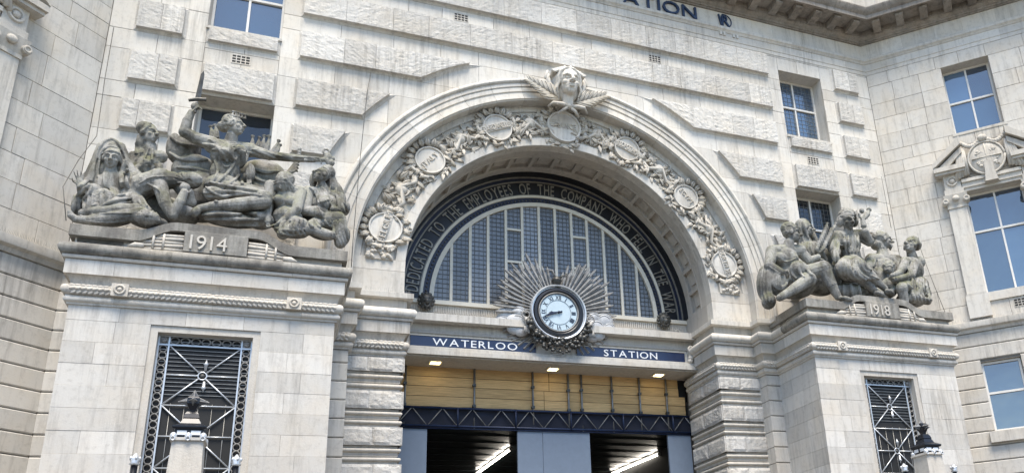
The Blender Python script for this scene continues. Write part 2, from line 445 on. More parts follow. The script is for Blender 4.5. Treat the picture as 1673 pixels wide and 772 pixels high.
# ---- raised quarry-faced bands and panels
sd_ = 0
for z0, z1 in BANDS:
    if z0 >= ZC+RP:
        xs = splits(-6.6, 6.6, .85, 1.25, rnd)
        for i, (a, b) in enumerate(zip(xs, xs[1:])):
            sd_ += 1; raised(wall, a, b, z0, z1, .07 if i == 0 else 0, .07 if i == len(xs)-2 else 0, seed=sd_*3.1)
    for sg in (-1, 1):
        fl = (lambda v: Vector((-v.x, v.y, v.z))) if sg < 0 else ident
        if z0 < ZC+RP:
            f1 = lambda z, R=RP: math.sqrt(max(.01, R*R-(z-ZC)**2)); f2 = lambda z: f1(z, RP+.085)
            xa = f1(z0); xs = splits(max(xa+.35, f1(z1)+.1 if f1(z1) > 1 else xa+.35), 6.6, .75, 1.2, rnd) if 6.6-xa > 1.1 else [6.6]
            first = True; ends = xs if len(xs) > 1 else [6.6]
            if len(xs) == 1: segs = [(None, 6.6)]
            else: segs = [(None, xs[1])]+list(zip(xs[1:], xs[2:]))
            for i, (a, b) in enumerate(segs):
                sd_ += 1; last = i == len(segs)-1
                if a is None: raised(wall, f1, b, z0, z1, .07, .07 if last else 0, xl2=f2, fn=fl, seed=sd_*3.1)
                else: raised(wall, a, b, z0, z1, 0, .07 if last else 0, fn=fl, seed=sd_*3.1)
        sd_ += 2; c = 9.3+rnd.uniform(0, .3)
        raised(wall, 8.93, c, z0, z1, .075, 0, fn=fl, seed=sd_*3.1); raised(wall, c, 9.95, z0, z1, 0, .075, fn=fl, seed=sd_*3.1+1)
for sg in (-1, 1):
    fl = (lambda v: Vector((-v.x, v.y, v.z))) if sg < 0 else ident
    raised(wall, W0, W1, 13.08, 13.91, .07, .07, fn=fl, seed=90+sg)
    raised(wall, W0, W1, 14.43, 14.86, .07, .07, fn=fl, seed=95+sg, proud=.07)
# ---- vents
def vent(cx, cz, fn=ident, w=.38, h=.22, y=0, parent=None):
    v = MB().box(cx-w/2, cx+w/2, y-.006, y+.03, cz-h/2, cz+h/2).map(fn).build('air_vent', M['dull'], parent or BLD)
    b = MB()
    for i in range(5): x = cx-w/2+w*i/4; b.box(x-.009, x+.009, y-.014, y-.004, cz-h/2-.01, cz+h/2+.01)
    for i in range(4): z = cz-h/2+h*i/3; b.box(cx-w/2-.01, cx+w/2+.01, y-.0125, y-.0045, z-.009, z+.009)
    b.map(fn).build('vent_bars', M['stone'], v)
for sg in (-1, 1): vent(sg*7.77, 14.14); vent(sg*2.77, 16.62, w=.36)
# ---- windows
def window(cx, w, z0, z1, yg, fn=ident, trans=.55, label=None, leads=False, cols=2, glass='glass'):
    t = part('window', label)
    a, b = cx-w/2, cx+w/2; fr = .06
    fm = MB(); fm.box(a, a+fr, yg-.05, yg+.03, z0, z1).box(b-fr, b, yg-.05, yg+.03, z0, z1).box(a+fr, b-fr, yg-.05, yg+.03, z1-fr, z1).box(a+fr, b-fr, yg-.05, yg+.03, z0, z0+fr*1.2)
    fm.map(fn).build('frame', M['wframe'], t)
    zt = z0+(z1-z0)*trans; xs = [a+fr+(b-a-2*fr)*i/cols for i in range(cols+1)]; zs = [z0+fr*1.2, zt, z1-fr]
    for i in range(1, cols): MB().box(xs[i]-.026, xs[i]+.026, yg-.045, yg+.02, z0+fr, z1-fr).map(fn).build('mullion', M['wframe'], t)
    MB().box(a+fr, b-fr, yg-.055, yg+.02, zt-.03, zt+.03).map(fn).build('transom', M['wframe'], t)
    for i in range(cols):
        for j in range(2):
            tl = rnd.uniform(-.006, .006); tl2 = rnd.uniform(-.008, .008); p = MB()
            X = (xs[i], xs[i+1]); Z = (zs[j], zs[j+1])
            p.add([(X[0], yg-tl, Z[0]), (X[1], yg+tl, Z[0]), (X[1], yg+tl+tl2, Z[1]), (X[0], yg-tl+tl2, Z[1]), (X[0], yg+.02, Z[0]), (X[1], yg+.02, Z[0]), (X[1], yg+.02, Z[1]), (X[0], yg+.02, Z[1])],
                  [(0,1,2,3),(7,6,5,4),(0,4,5,1),(1,5,6,2),(2,6,7,3),(3,7,4,0)])
            p.map(fn).build('pane', M[glass], t)
    if leads:
        l = MB(); n = int(w/.14)
        for i in range(1, n): x = a+w*i/n; l.box(x-.004, x+.004, yg-.014, yg-.008, z0+fr, z1-fr)
        n = int((z1-z0)/.14)
        for i in range(1, n): z = z0+(z1-z0)*i/n; l.box(a+fr, b-fr, yg-.0155, yg-.0105, z-.004, z+.004)
        tag(l.map(fn).build('glazing_leads', M['galv'], t), kind='stuff')
    return t
for sg, s in ((-1, 'above the sword figure'), (1, 'beside the cornice corner')):
    window(sg*7.755, 1.55, 14.87, 17.2, .5, trans=.58, leads=sg > 0)
    window(sg*7.755, 1.55, 10.55, 13.08, .5, trans=.6, leads=sg > 0, glass='dimglass')
    fl = (lambda v: Vector((-v.x, v.y, v.z))) if sg < 0 else ident
    for z0, z1 in ((14.87, 17.2), (10.55, 13.08)):      # reveals
        MB().box(W0-.12, W0+.004, .055, .6, z0, z1).map(fl).build('window_jamb', M['stone'], wall)
        MB().box(W1-.004, W1+.12, .055, .6, z0, z1).map(fl).build('window_jamb', M['stone'], wall)
        MB().box(W0+.004, W1-.004, .055, .6, z1-.004, z1+.04).map(fl).build('window_head', M['stone'], wall)
        MB().box(W0-.02, W1+.02, -.05, .6, z0-.05, z0+.015).map(fl).build('window_sill', M['stone'], wall)

# ---- string course, frieze, cornice: swept round the wings
def pieces(path, prof, name, mat, parent, step=1.6, gap=.004, smooth=40, jitter=.15):
    segs = []; 
    for i in range(len(path)-1):
        a = Vector(path[i]); b = Vector(path[i+1]); Ln = (b-a).length; n = max(1, round(Ln/step))
        segs.append((a, b, Ln, n))
    cur = [segs[0][0]]; cnt = 0
    for i, (a, b, Ln, n) in enumerate(segs):
        d = (b-a)/Ln
        cuts = [Ln*(k+.5+rnd.uniform(-jitter, jitter))/n for k in range(n)] if n > 1 or Ln > step*.9 else []
        for c in cuts:
            cur.append(a+d*(c-gap/2)); o = MB().sweep([tuple(p) for p in cur], prof).build(name, M[mat], parent, smooth); cur = [a+d*(c+gap/2)]; cnt += 1
        cur.append(b)
    if (cur[-1]-cur[0]).length > .01: MB().sweep([tuple(p) for p in cur], prof).build(name, M[mat], parent, smooth)
WL = 6.4; wc = math.sqrt(.5)
CPATH = [(-XJ-WL*wc, -WL*wc), (-XJ, 0), (XJ, 0), (XJ+WL*wc, -WL*wc)]
def prof_arc(z0, z1, d, base=0., n=6):
    """half-round (torus) projection"""
    return [(base+d*math.sin(math.pi*i/n), z0+(z1-z0)*(1-math.cos(math.pi*i/n))/2) for i in range(n+1)]
corn = part('main_cornice')
pieces(CPATH, [(-.06, 17.72), (.012, 17.72), (.012, 17.85), (.03, 17.86), (.03, 18.12), (-.06, 18.12)], 'architrave_stone', 'wing', corn, 1.5)
pieces(CPATH, [(-.06, 18.12), (.05, 18.12), (.06, 18.16), (.11, 18.2), (.12, 18.27), (.10, 18.3), (-.06, 18.31)], 'string_course', 'wing', corn, 2.0)
pieces(CPATH, [(-.06, 18.31), (.0, 18.31), (.0, 18.88), (-.06, 18.88)], 'frieze_stone', 'wing', corn, .95)
pieces(CPATH, [(-.06, 18.88), (.05, 18.88), (.06, 18.91), (.10, 18.92), (.11, 18.97), (.15, 18.99), (.20, 19.05), (.21, 19.10), (-.06, 19.10)], 'bed_moulding', 'cornice', corn, 2.0)
pieces(CPATH, [(-.06, 19.10), (.24, 19.10), (.24, 19.245), (.80, 19.245), (.80, 19.20), (.88, 19.20), (.88, 19.34), (.91, 19.36), (1.02, 19.50), (1.02, 19.56), (-.06, 19.62)], 'corona_stone', 'cornice', corn, 1.8)
def modillion(fn):
    b = MB(); b.loft([[(x, y, z) for y, z in ((-.22, 19.25), (-.22, 19.06), (-.34, 19.045), (-.55, 19.075), (-.68, 19.10), (-.74, 19.12), (-.74, 19.25))] for x in (-.12, .12)])
    b.box(-.14, .14, -.76, -.2, 19.205, 19.243); b.box(-.112, .112, -.755, -.735, 19.13, 19.195)
    return b.map(fn).build('modillion', M['cornice'], corn)
for k in range(14):
    for sg in (-1, 1): modillion(lambda v, x=sg*(.30+.727*k): Vector((v.x+x, v.y, v.z)))
for sg in (-1, 1):
    f = wmap(sg)
    for k in range(6): modillion(lambda v, t=.62+.727*k, f=f: f(Vector((v.x+t, v.y, v.z))))
# attic above the cornice
att = part('attic_storey')
pieces([(-XJ-WL*wc-.1, -WL*wc-.1), (-XJ, 0), (XJ, 0), (XJ+WL*wc+.1, -WL*wc-.1)], [(-.5, 19.6), (.12, 19.6), (.12, 21.3), (-.5, 21.3)], 'attic_stone', 'wing', att, 1.3)
pieces([(-XJ-WL*wc-.1, -WL*wc-.1), (-XJ, 0), (XJ, 0), (XJ+WL*wc+.1, -WL*wc-.1)], [(-.5, 21.3), (.3, 21.3), (.3, 21.6), (-.5, 21.6)], 'attic_coping', 'wing', att, 2)
# rear mass of the building (unseen closed body, added to block light behind the front)
MB().box(-22, 22, 9, 30, 0, 21).build('rear_block', M['wing'], BLD)
mb = MB(); mb.box(-22, 22, .62, 9.1, 20.8, 21.2); mb.box(-22, -11.2, .7, 9.2, 0, 20.9); mb.box(11.2, 22, .7, 9.2, 0, 20.9)
for sg in (-1, 1):
    a, b = sorted((sg*9.0, sg*11.3)); mb.box(a, b, .7, 9.0, 0, 20.9)
mb.build('flank_block', M['wing'], BLD)
# ---- wings
for sg in (-1, 1):
    f = wmap(sg); ww = part('wing_wall')
    # core with holes
    mb = MB()
    def WB(t0, t1, z0, z1): mb.box(t0, t1, .05, .62, z0, z1)
    T1 = WL+.2
    WB(-.2, 1.58, 0, 20); WB(1.58, 2.12, 0, 5.8); WB(1.58, 2.12, 7.77, 20)
    WB(2.12, 2.62, 0, 5.8); WB(2.12, 2.62, 7.77, 9.69); WB(2.62, 3.72, 0, 9.69)
    WB(2.12, 3.72, 12.92, 14.87); WB(2.12, 2.23, 14.87, 20); WB(2.23, 3.62, 17.28, 20); WB(3.62, 3.72, 14.87, 20); WB(3.72, T1, 0, 20)
    mb.map(f).build('wall_core', M['mortar'], ww)
    # upper ashlar
    zs = [8.92, 9.45, 10.0, 10.55, 11.1, 11.65, 12.2, 12.92, 13.45, 14.05, 14.45, 14.87, 15.45, 16.05, 16.6, 17.28, 17.72]
    for z0, z1 in zip(zs, zs[1:]):
        spans = [(0, T1)]
        if 14.8 < z0 < 17.2: spans = [(0, 2.23), (3.62, T1)]
        elif 9.6 < z1 and z0 < 12.8 and z1 > 9.7: spans = [(0, 2.12), (3.72, T1)]
        for a, b in spans: ashlar(ww, a, b, z0, z1, f, mat='wing', lo=.55, hi=1.15)
    # channelled rustication below the ledge
    zz = 8.62; k = 0
    while zz > 3.0:
        h = .398 if k else .40
        z0 = zz-h
        spans = [(0, T1)]
        if z0 > 5.7 and zz < 7.9: spans = [(0, 1.58), (2.62, T1)]
        for a, b in spans:
            c = .022
            cuts = splits(a, b, .8, 1.5, rnd)
            for t0, t1 in zip(cuts, cuts[1:]):
                b_ = MB(); b_.loft([[(x, y, z) for y, z in ((.1, z0+.008), (.0+c, z0+.008), (0, z0+.008+c), (0, zz-.008-c), (c, zz-.008), (.1, zz-.008))] for x in (t0+.001, t1-.001)])
                b_.map(f).build('rusticated_block', M['wing'], ww)
        zz = z0; k += 1
    # return of the same rustication beside the pedestal
    zz = 8.62
    while zz > 3.0:
        z0 = zz-.398
        b_ = MB(); b_.loft([[(sg*x, y, z) for y, z in ((.1, z0+.008), (.022, z0+.008), (0, z0+.03), (0, zz-.03), (.022, zz-.008), (.1, zz-.008))] for x in (9.7, XJ)])
        b_.build('rusticated_block', M['wing'], ww); zz = z0
    # ledge
    path = [(sg*9.75, 0), (sg*XJ, 0), (sg*(XJ+T1*wc), -T1*wc)]
    if sg < 0: path = list(reversed(path))
    pieces(path, [(-.05, 8.62), (.03, 8.62), (.06, 8.70), (.14, 8.74), (.15, 8.78), (.15, 8.91), (.05, 8.94), (-.05, 8.94)], 'ledge_stone', 'wing', ww, 1.3)
    # windows in the wing
    window((2.23+3.62)/2, 1.39, 14.87, 17.28, .42, f, trans=.52)
    window((2.12+3.72)/2, 1.60, 9.69, 12.9, .30, f, trans=.62)
    window((1.58+2.60)/2, 1.02, 5.8, 7.75, .20, f, trans=.55, cols=1)
    for t0, t1, z0, z1 in ((2.23, 3.62, 14.87, 17.28), (2.12, 3.72, 9.69, 12.9), (1.58, 2.62, 5.8, 7.77)):
        MB().box(t0-.1, t0+.004, .055, .55, z0, z1).map(f).build('window_jamb', M['wing'], ww)
        MB().box(t1-.004, t1+.1, .055, .55, z0, z1).map(f).build('window_jamb', M['wing'], ww)
        MB().box(t0+.004, t1-.004, .055, .55, z1-.004, z1+.04).map(f).build('window_head', M['wing'], ww)
    MB().box(1.43, 2.8, -.13, .4, 5.50, 5.79).map(f).build('window_sill', M['wing'], ww)
    MB().box(2.15, 3.7, -.02, .45, 14.80, 14.885).map(f).build('window_sill', M['wing'], ww)
    MB().box(2.13, 3.71, -.05, .4, 9.45, 9.705).map(f).build('window_sill', M['wing'], ww)
    vent(2.95, 9.27, f, y=0, parent=BLD)
    # aedicule round the middle window
    ae = part('window_aedicule', 'carved stone window surround with broken pediment and round shield')
    for t in (1.60, 3.74):
        MB().box(t, t+.50, -.10, .05, 9.72, 12.42).map(f).build('pilaster', M['wing'], ae)
        MB().box(t-.05, t+.55, -.14, .05, 9.0, 9.66).map(f).build('pilaster_base', M['wing'], ae)
        b_ = MB(); b_.box(t-.02, t+.52, -.13, .05, 9.66, 9.73); b_.map(f).build('base_moulding', M['wing'], ae)
        # ionic capital
        b_ = MB(); b_.box(t-.02, t+.52, -.13, .05, 12.42, 12.5)
        b_.loft([[(t+.25+dx*w, y, z) for dx, y in ((-1, .05), (1, .05), (1, yy), (-1, yy))] for z, w, yy in ((12.5, .26, -.12), (12.62, .29, -.16), (12.78, .33, -.2), (12.84, .34, -.21))])
        for dx in (-.29, .29):
            b_.tube([(t+.25+dx, -.22, 12.64), (t+.25+dx, .02, 12.64)], .095, 14)
            b_.torus((t+.25+dx, -.225, 12.64), .06, .02, 'y', 14, 6)
        b_.ell((t+.25, -.2, 12.7), (.1, .06, .09))
        b_.map(f).build('capital', M['carved'], ae, 40)
        b_ = MB(); b_.box(t-.02, t+.52, -.17, .05, 12.84, 13.02); b_.box(t+.02, t+.48, -.14, .05, 13.02, 13.55)
        b_.torus((t+.25, -.145, 13.28), .13, .04, 'y', 18, 6); b_.ell((t+.25, -.15, 13.28), (.08, .06, .08))
        b_.map(f).build('frieze_block', M['carved'], ae, 40)
    # lintel
    b_ = MB(); b_.box(2.1, 3.74, -.09, .05, 12.9, 13.0); b_.box(2.1, 3.74, -.13, .05, 13.0, 13.16); b_.box(2.1, 3.74, -.18, .05, 13.16, 13.26)
    b_.map(f).build('lintel_moulding', M['carved'], ae)
    # broken pediment: two raking pieces on horizontal stubs
    for a, b2, e in ((1.40, 2.28, 1), (4.42, 3.54, -1)):
        lo_, hi_ = sorted((a, b2))
        b_ = MB(); b_.box(lo_, hi_, -.34, .05, 13.58, 13.72); b_.box(lo_+.03, hi_-.03, -.28, .05, 13.50, 13.58); b_.box(lo_+.08, hi_-.06, -.2, .05, 13.72, 13.8)
        b_.map(f).build('pediment_stub', M['carved'], ae)
        b_ = MB()
        rk = [(a, 13.72), (a, 13.86), (b2, 14.62), (b2, 14.36)]
        b_.prism(rk, -.36, .05); b_.prism([(a+e*.12, 13.72), (b2, 14.30), (b2, 14.12), (a+e*.42, 13.72)], -.26, .05)
        b_.map(f).build('pediment_rake', M['carved'], ae)
        b_ = MB(); b_.prism([(a+e*.5, 13.74), (b2, 14.1), (b2, 13.74)], -.06, .05); b_.map(f).build('tympanum', M['carved'], ae)
    # shield with swags and drapes
    sh = MB(); sh.ell((2.91, -.14, 13.78), (.50, .12, .53), None, 28, 11); sh.map(f).build('shield', M['carved'], ae, True)
    b_ = MB()
    rg = [(2.91+.5*math.cos(2*math.pi*i/28), -.19, 13.78+.53*math.sin(2*math.pi*i/28)) for i in range(29)]; b_.tube(rg, .035, 6)
    b_.box(2.898, 2.922, -.268, -.1, 13.36, 14.22); b_.box(2.50, 3.32, -.268, -.1, 13.77, 13.79)
    for (dx, dz) in ((-.22, .24), (.22, .24), (-.22, -.22), (.22, -.22)):
        for q in range(6): b_.ell((2.91+dx*.85+rnd.uniform(-.11, .11), -.225, 13.78+dz*.85+rnd.uniform(-.10, .10)), (rnd.uniform(.03, .07), .035, rnd.uniform(.025, .05)), Matrix.Rotation(rnd.uniform(0, 3), 3, 'Y'), 8, 5)
    b_.map(f).build('shield_quarters', M['carved'], ae, True)
    b_ = MB(); b_.loft([[(2.91+dx*w, y, z) for dx, y in ((-1, .02), (1, .02), (.8, -.32), (-.8, -.32))] for z, w in ((13.62, .13), (13.3, .16), (12.98, .22))]); b_.map(f).build('keystone', M['carved'], ae)
    for e in (-1, 1):
        b_ = MB()
        for q in range(5):
            x0 = 2.91+e*(.58+.035*q); b_.tube([(x0, -.15-.02*(q % 2), 14.25), (x0+e*.02*q, -.18, 13.9), (x0+e*.05*q, -.16-.03*(q % 2), 13.38-.03*q)], [.035, .05, .055], 7)
        b_.map(f).build('carved_drape', M['carved'], ae, True)
        b_ = MB()
        for q in range(9):
            u = q/8; b_.ell((2.91+e*(.08+.52*u), -.17, 14.42-.16*math.sin(math.pi*u)), (.075, .06, .075), None, 8, 6)
        b_.map(f).build('carved_swag', M['carved'], ae, True)
    b_ = MB(); b_.ell((2.91, -.2, 14.44), (.14, .1, .12)); b_.map(f).build('carved_rosette', M['carved'], ae, True)

# ---- arch face, archivolt, soffit
arch = part('great_arch')
PF = .2; RI, RO = 3.95, 5.10
# archivolt voussoirs, one mesh turned about the arch axis
PRF = [(5.66, .05), (5.74, .05), (5.74, -.10), (5.725, -.15), (5.69, -.18), (5.65, -.185), (5.62, -.16), (5.61, -.12), (5.575, -.12), (5.56, -.135), (5.50, -.135), (5.49, -.105),
       (5.465, -.105), (5.45, -.12), (5.36, -.12), (5.35, -.09), (5.31, -.09), (5.30, -.115), (5.20, -.12), (5.19, -.135), (5.135, -.14), (5.12, -.11), (RO, -.10), (RO, .22), (5.66, .22)]
nv = 21; da = 180/nv
for i in range(nv):
    MB().arc(PRF, da*i+.035, da*(i+1)-.035, 7).build('voussoir', M['stone'], arch, 25)
for sg in (-1, 1):     # stilted legs of the archivolt down to the impost
    b_ = MB(); b_.loft([[(sg*r, y, z) for r, y in PRF] for z in (8.80, ZC-.004)]); b_.build('archivolt_leg', M['stone'], arch, 25)
# face ring with sunk panel
FP = [(RI, PF+.3), (RI, PF+.012), (RI+.012, PF), (4.17, PF), (4.19, PF+.05), (4.93, PF+.05), (4.95, PF), (RO+.02, PF), (RO+.02, PF+.3)]
n2 = 19; A0 = 3.5
for i in range(n2):
    a = A0+(180-2*A0)*i/n2; b = A0+(180-2*A0)*(i+1)/n2
    MB().arc(FP, a+.03, b-.03, 6).build('face_stone', M['stone'], arch, 30)
for sg in (-1, 1):
    ca, sa = math.cos(R_(A0)), math.sin(R_(A0))
    pl = [(RO+.02, 9.385), ((RO+.02)*ca, ZC+(RO+.02)*sa), (RI*ca, ZC+RI*sa), (RI, 9.385)]
    MB().prism([(sg*x, z) for x, z in pl], PF, PF+.3).build('face_stone', M['stone'], arch)
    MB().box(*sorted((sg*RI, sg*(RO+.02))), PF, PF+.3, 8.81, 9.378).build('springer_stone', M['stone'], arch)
# soffit: plain front ring, coffered ring, plain back ring, straight jambs
NS = 20
for i in range(NS):
    a = 180*i/NS; b = 180*(i+1)/NS
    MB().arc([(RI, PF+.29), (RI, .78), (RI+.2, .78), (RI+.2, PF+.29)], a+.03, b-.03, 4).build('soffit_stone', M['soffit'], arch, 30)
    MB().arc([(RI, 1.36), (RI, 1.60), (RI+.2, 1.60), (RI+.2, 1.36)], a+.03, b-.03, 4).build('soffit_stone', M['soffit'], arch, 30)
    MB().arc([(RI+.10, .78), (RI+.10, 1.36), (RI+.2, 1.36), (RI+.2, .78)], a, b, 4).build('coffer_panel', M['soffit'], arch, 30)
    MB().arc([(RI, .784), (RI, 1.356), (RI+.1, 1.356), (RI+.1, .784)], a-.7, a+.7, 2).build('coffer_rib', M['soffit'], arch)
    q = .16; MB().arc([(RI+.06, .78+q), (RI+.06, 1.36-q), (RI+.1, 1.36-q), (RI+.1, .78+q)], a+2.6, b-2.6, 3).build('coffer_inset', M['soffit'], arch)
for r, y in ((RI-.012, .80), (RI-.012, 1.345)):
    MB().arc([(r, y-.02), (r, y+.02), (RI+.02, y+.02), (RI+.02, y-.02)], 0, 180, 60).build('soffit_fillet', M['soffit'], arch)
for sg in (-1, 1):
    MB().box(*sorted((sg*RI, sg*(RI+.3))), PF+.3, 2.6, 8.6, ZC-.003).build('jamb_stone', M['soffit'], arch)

# ---- entablature round piers and pedestals
PYF = -1.8; PX0, PX1 = 5.49, 9.83; SY = -.18
ent = part('impost_entablature')
EP_mould = [(-.1, 7.33), (.03, 7.33), (.035, 7.36), (.06, 7.37), (.085, 7.40), (.085, 7.44), (.06, 7.46), (.06, 7.485), (-.1, 7.485)]
EP_gar = [(-.1, 7.485)]+prof_arc(7.485, 7.69, .115, .02, 8)+[(-.1, 7.69)]
EP_cav = [(-.1, 7.69), (.02, 7.69), (.03, 7.75), (.06, 7.82), (.10, 7.855), (.10, 7.86), (-.1, 7.86)]
EP_fas = [(-.1, 7.86), (.135, 7.86), (.135, 8.125), (.10, 8.13), (-.1, 8.13)]
EP_fil = [(-.1, 8.13), (.17, 8.135), (.185, 8.16), (.185, 8.19), (-.1, 8.19)]
EP_tor = [(-.1, 8.19)]+prof_arc(8.19, 8.43, .13, .13, 8)+[(-.1, 8.43)]
EP_neck = [(-.1, 8.43), (.06, 8.43), (.06, 8.66), (-.1, 8.66)]
EP_top = [(-.1, 8.66), (.17, 8.66), (.19, 8.67), (.19, 8.79), (.17, 8.80), (-.1, 8.805)]
def side_path(sg, jamb=1.95, outer=True):
    p = [(RI, jamb), (RI, PF), (RO, PF), (RO, SY), (PX0, SY), (PX0, PYF), (PX1, PYF), (PX1, -.0)]
    if sg < 0: p = [(-x, y) for x, y in reversed(p)]
    return p
for sg in (-1, 1):
    P_ = side_path(sg)
    for pr, nm, mt in ((EP_mould, 'lower_moulding', 'stone'), (EP_cav, 'cavetto_moulding', 'carved'), (EP_fas, 'fascia_stone', 'stone'), (EP_fil, 'fillet_moulding', 'carved')):
        pieces(P_, pr, nm, mt, ent, 1.5)
    pieces(P_, EP_gar, 'garland_core', 'carved', ent, 1.5)
    # torus: clean on the pier, weathered on the pedestal
    pp = [(RI, 1.95), (RI, PF), (RO, PF), (RO, SY), (PX0, SY), (PX0, -.9)]
    pd = [(PX0, -.904), (PX0, PYF), (PX1, PYF), (PX1, 0)]
    pn = [(RI, 1.95), (RI, PF), (RO, PF), (RO, SY), (PX0, SY), (PX0, -.6)]
    for q, nm, mt, pr in ((pp, 'torus_moulding', 'stone', EP_tor), (pd, 'torus_moulding', 'dirty', EP_tor), (pn, 'impost_neck', 'carved', EP_neck), (pd, 'plinth_neck', 'carved', EP_neck), (pn, 'impost_cap', 'stone', EP_top)):
        if sg < 0: q = [(-x, y) for x, y in reversed(q)]
        pieces(q, pr, nm, mt, ent, 1.3)
    # carved bay-leaf garland on the torus
    def leaf_run(a, b, nrm, d0=.02, z=7.588):
        a = Vector(a); b = Vector(b); Ln = (b-a).length; n = int(Ln/.085); d = (b-a)/Ln; nr = Vector(nrm); g = MB()
        for i in range(n):
            c = a+d*((i+.5)*Ln/n)
            for e, zo in ((1, -.062), (0, 0), (-1, .062)):
                k = math.sqrt(max(0, 1-(zo/.1)**2)); off = d0+.115*k*.93
                p = c+nr*off; sgn = 1 if (i+.5) < n/2 else -1
                r = Matrix.Rotation(math.atan2(d.y, d.x), 3, 'Z') @ Matrix.Rotation(-sgn*R_(18+18*e), 3, 'Y')
                g.ell((p.x+d.x*sgn*.02*e, p.y+d.y*sgn*.02*e, z+zo), (.062, .026, .03), r, 6, 4)
        return tag(g.build('garland_leaves', M['carved'], ent, True, recalc=False), kind='stuff')
    s = sg
    leaf_run((s*PX0, PYF), (s*PX1, PYF), (0, -1)); leaf_run((s*RI, PF), (s*RO, PF), (0, -1)); leaf_run((s*RO, SY), (s*PX0, SY), (0, -1))
    leaf_run((s*PX0, SY), (s*PX0, PYF), (-s, 0)); leaf_run((s*RI, 1.9), (s*RI, PF), (-s, 0))
    for x in (PX0+.75, PX1-.75):      # rosette clamps on the garland
        b_ = MB().box(s*x-.13, s*x+.13, PYF-.165, PYF, 7.49, 7.72); o = b_.build('garland_clamp', M['carved'], ent)
        b_ = MB().torus((s*x, PYF-.17, 7.605), .075, .022, 'y', 18, 6); b_.ell((s*x, PYF-.17, 7.605), (.04, .03, .04), None, 10, 6); b_.build('rosette', M['carved'], o, True)
# ---- pedestal shafts
for sg in (-1, 1):
    fl = (lambda v: Vector((-v.x, v.y, v.z))) if sg < 0 else ident
    pe = part('pedestal')
    wx0, wx1, wz = 6.77, 8.55, 7.06
    mb = MB()
    mb.box(PX0+.04, wx0, PYF+.05, 0, 0, 8.6).box(wx1, PX1-.04, PYF+.05, 0, 0, 8.6).box(wx0, wx1, PYF+.05, 0, wz, 8.6).box(wx0, wx1, PYF+.05, 0, 0, 3.6)
    mb.box(wx0, wx1, -.9, -.8, 3.6, wz)
    mb.map(fl).build('pedestal_core', M['mortar'], pe)
    z = 7.335; row = 0
    while z > 3.2:
        z0 = z-.385 if row else 7.06
        inwin = row > 0 and z0 > 3.5
        spans = [(PX0, wx0), (wx1, PX1)] if inwin else [(PX0, PX1)]
        for a, b in spans:
            off = .0
            xs = splits(a, b, .55, 1.1, rnd) if not inwin else ([a, a+(b-a)*(.42 if row % 2 else .62), b] if rnd.random() < .75 else [a, b])
            ashlar(pe, a, b, z0, z, fl, y=PYF, cuts=xs, gap=.0015, c=.002)
        for X, nn in ((PX0, -1), (PX1, 1)):          # side faces
            ys = [SY if nn < 0 else 0, -.95+(.25 if row % 2 else -.2), PYF+.06]
            for a, b in zip(ys, ys[1:]):
                MB().box(*sorted((X, X-nn*.06)), *sorted((a-.0025, b+.0025)), z0+.0025, z-.0025).map(fl).build('ashlar_block', M['stone'], pe)
        z = z0; row += 1
    # stepped architrave round the opening
    sr = .12
    MB().box(wx0-.002, wx0+sr, PYF+.03, PYF+.4, 3.5, wz-sr).map(fl).build('architrave_jamb', M['carved'], pe)
    MB().box(wx1-sr, wx1+.002, PYF+.03, PYF+.4, 3.5, wz-sr).map(fl).build('architrave_jamb', M['carved'], pe)
    MB().box(wx0-.002, wx1+.002, PYF+.03, PYF+.4, wz-sr, wz+.002).map(fl).build('architrave_head', M['carved'], pe)

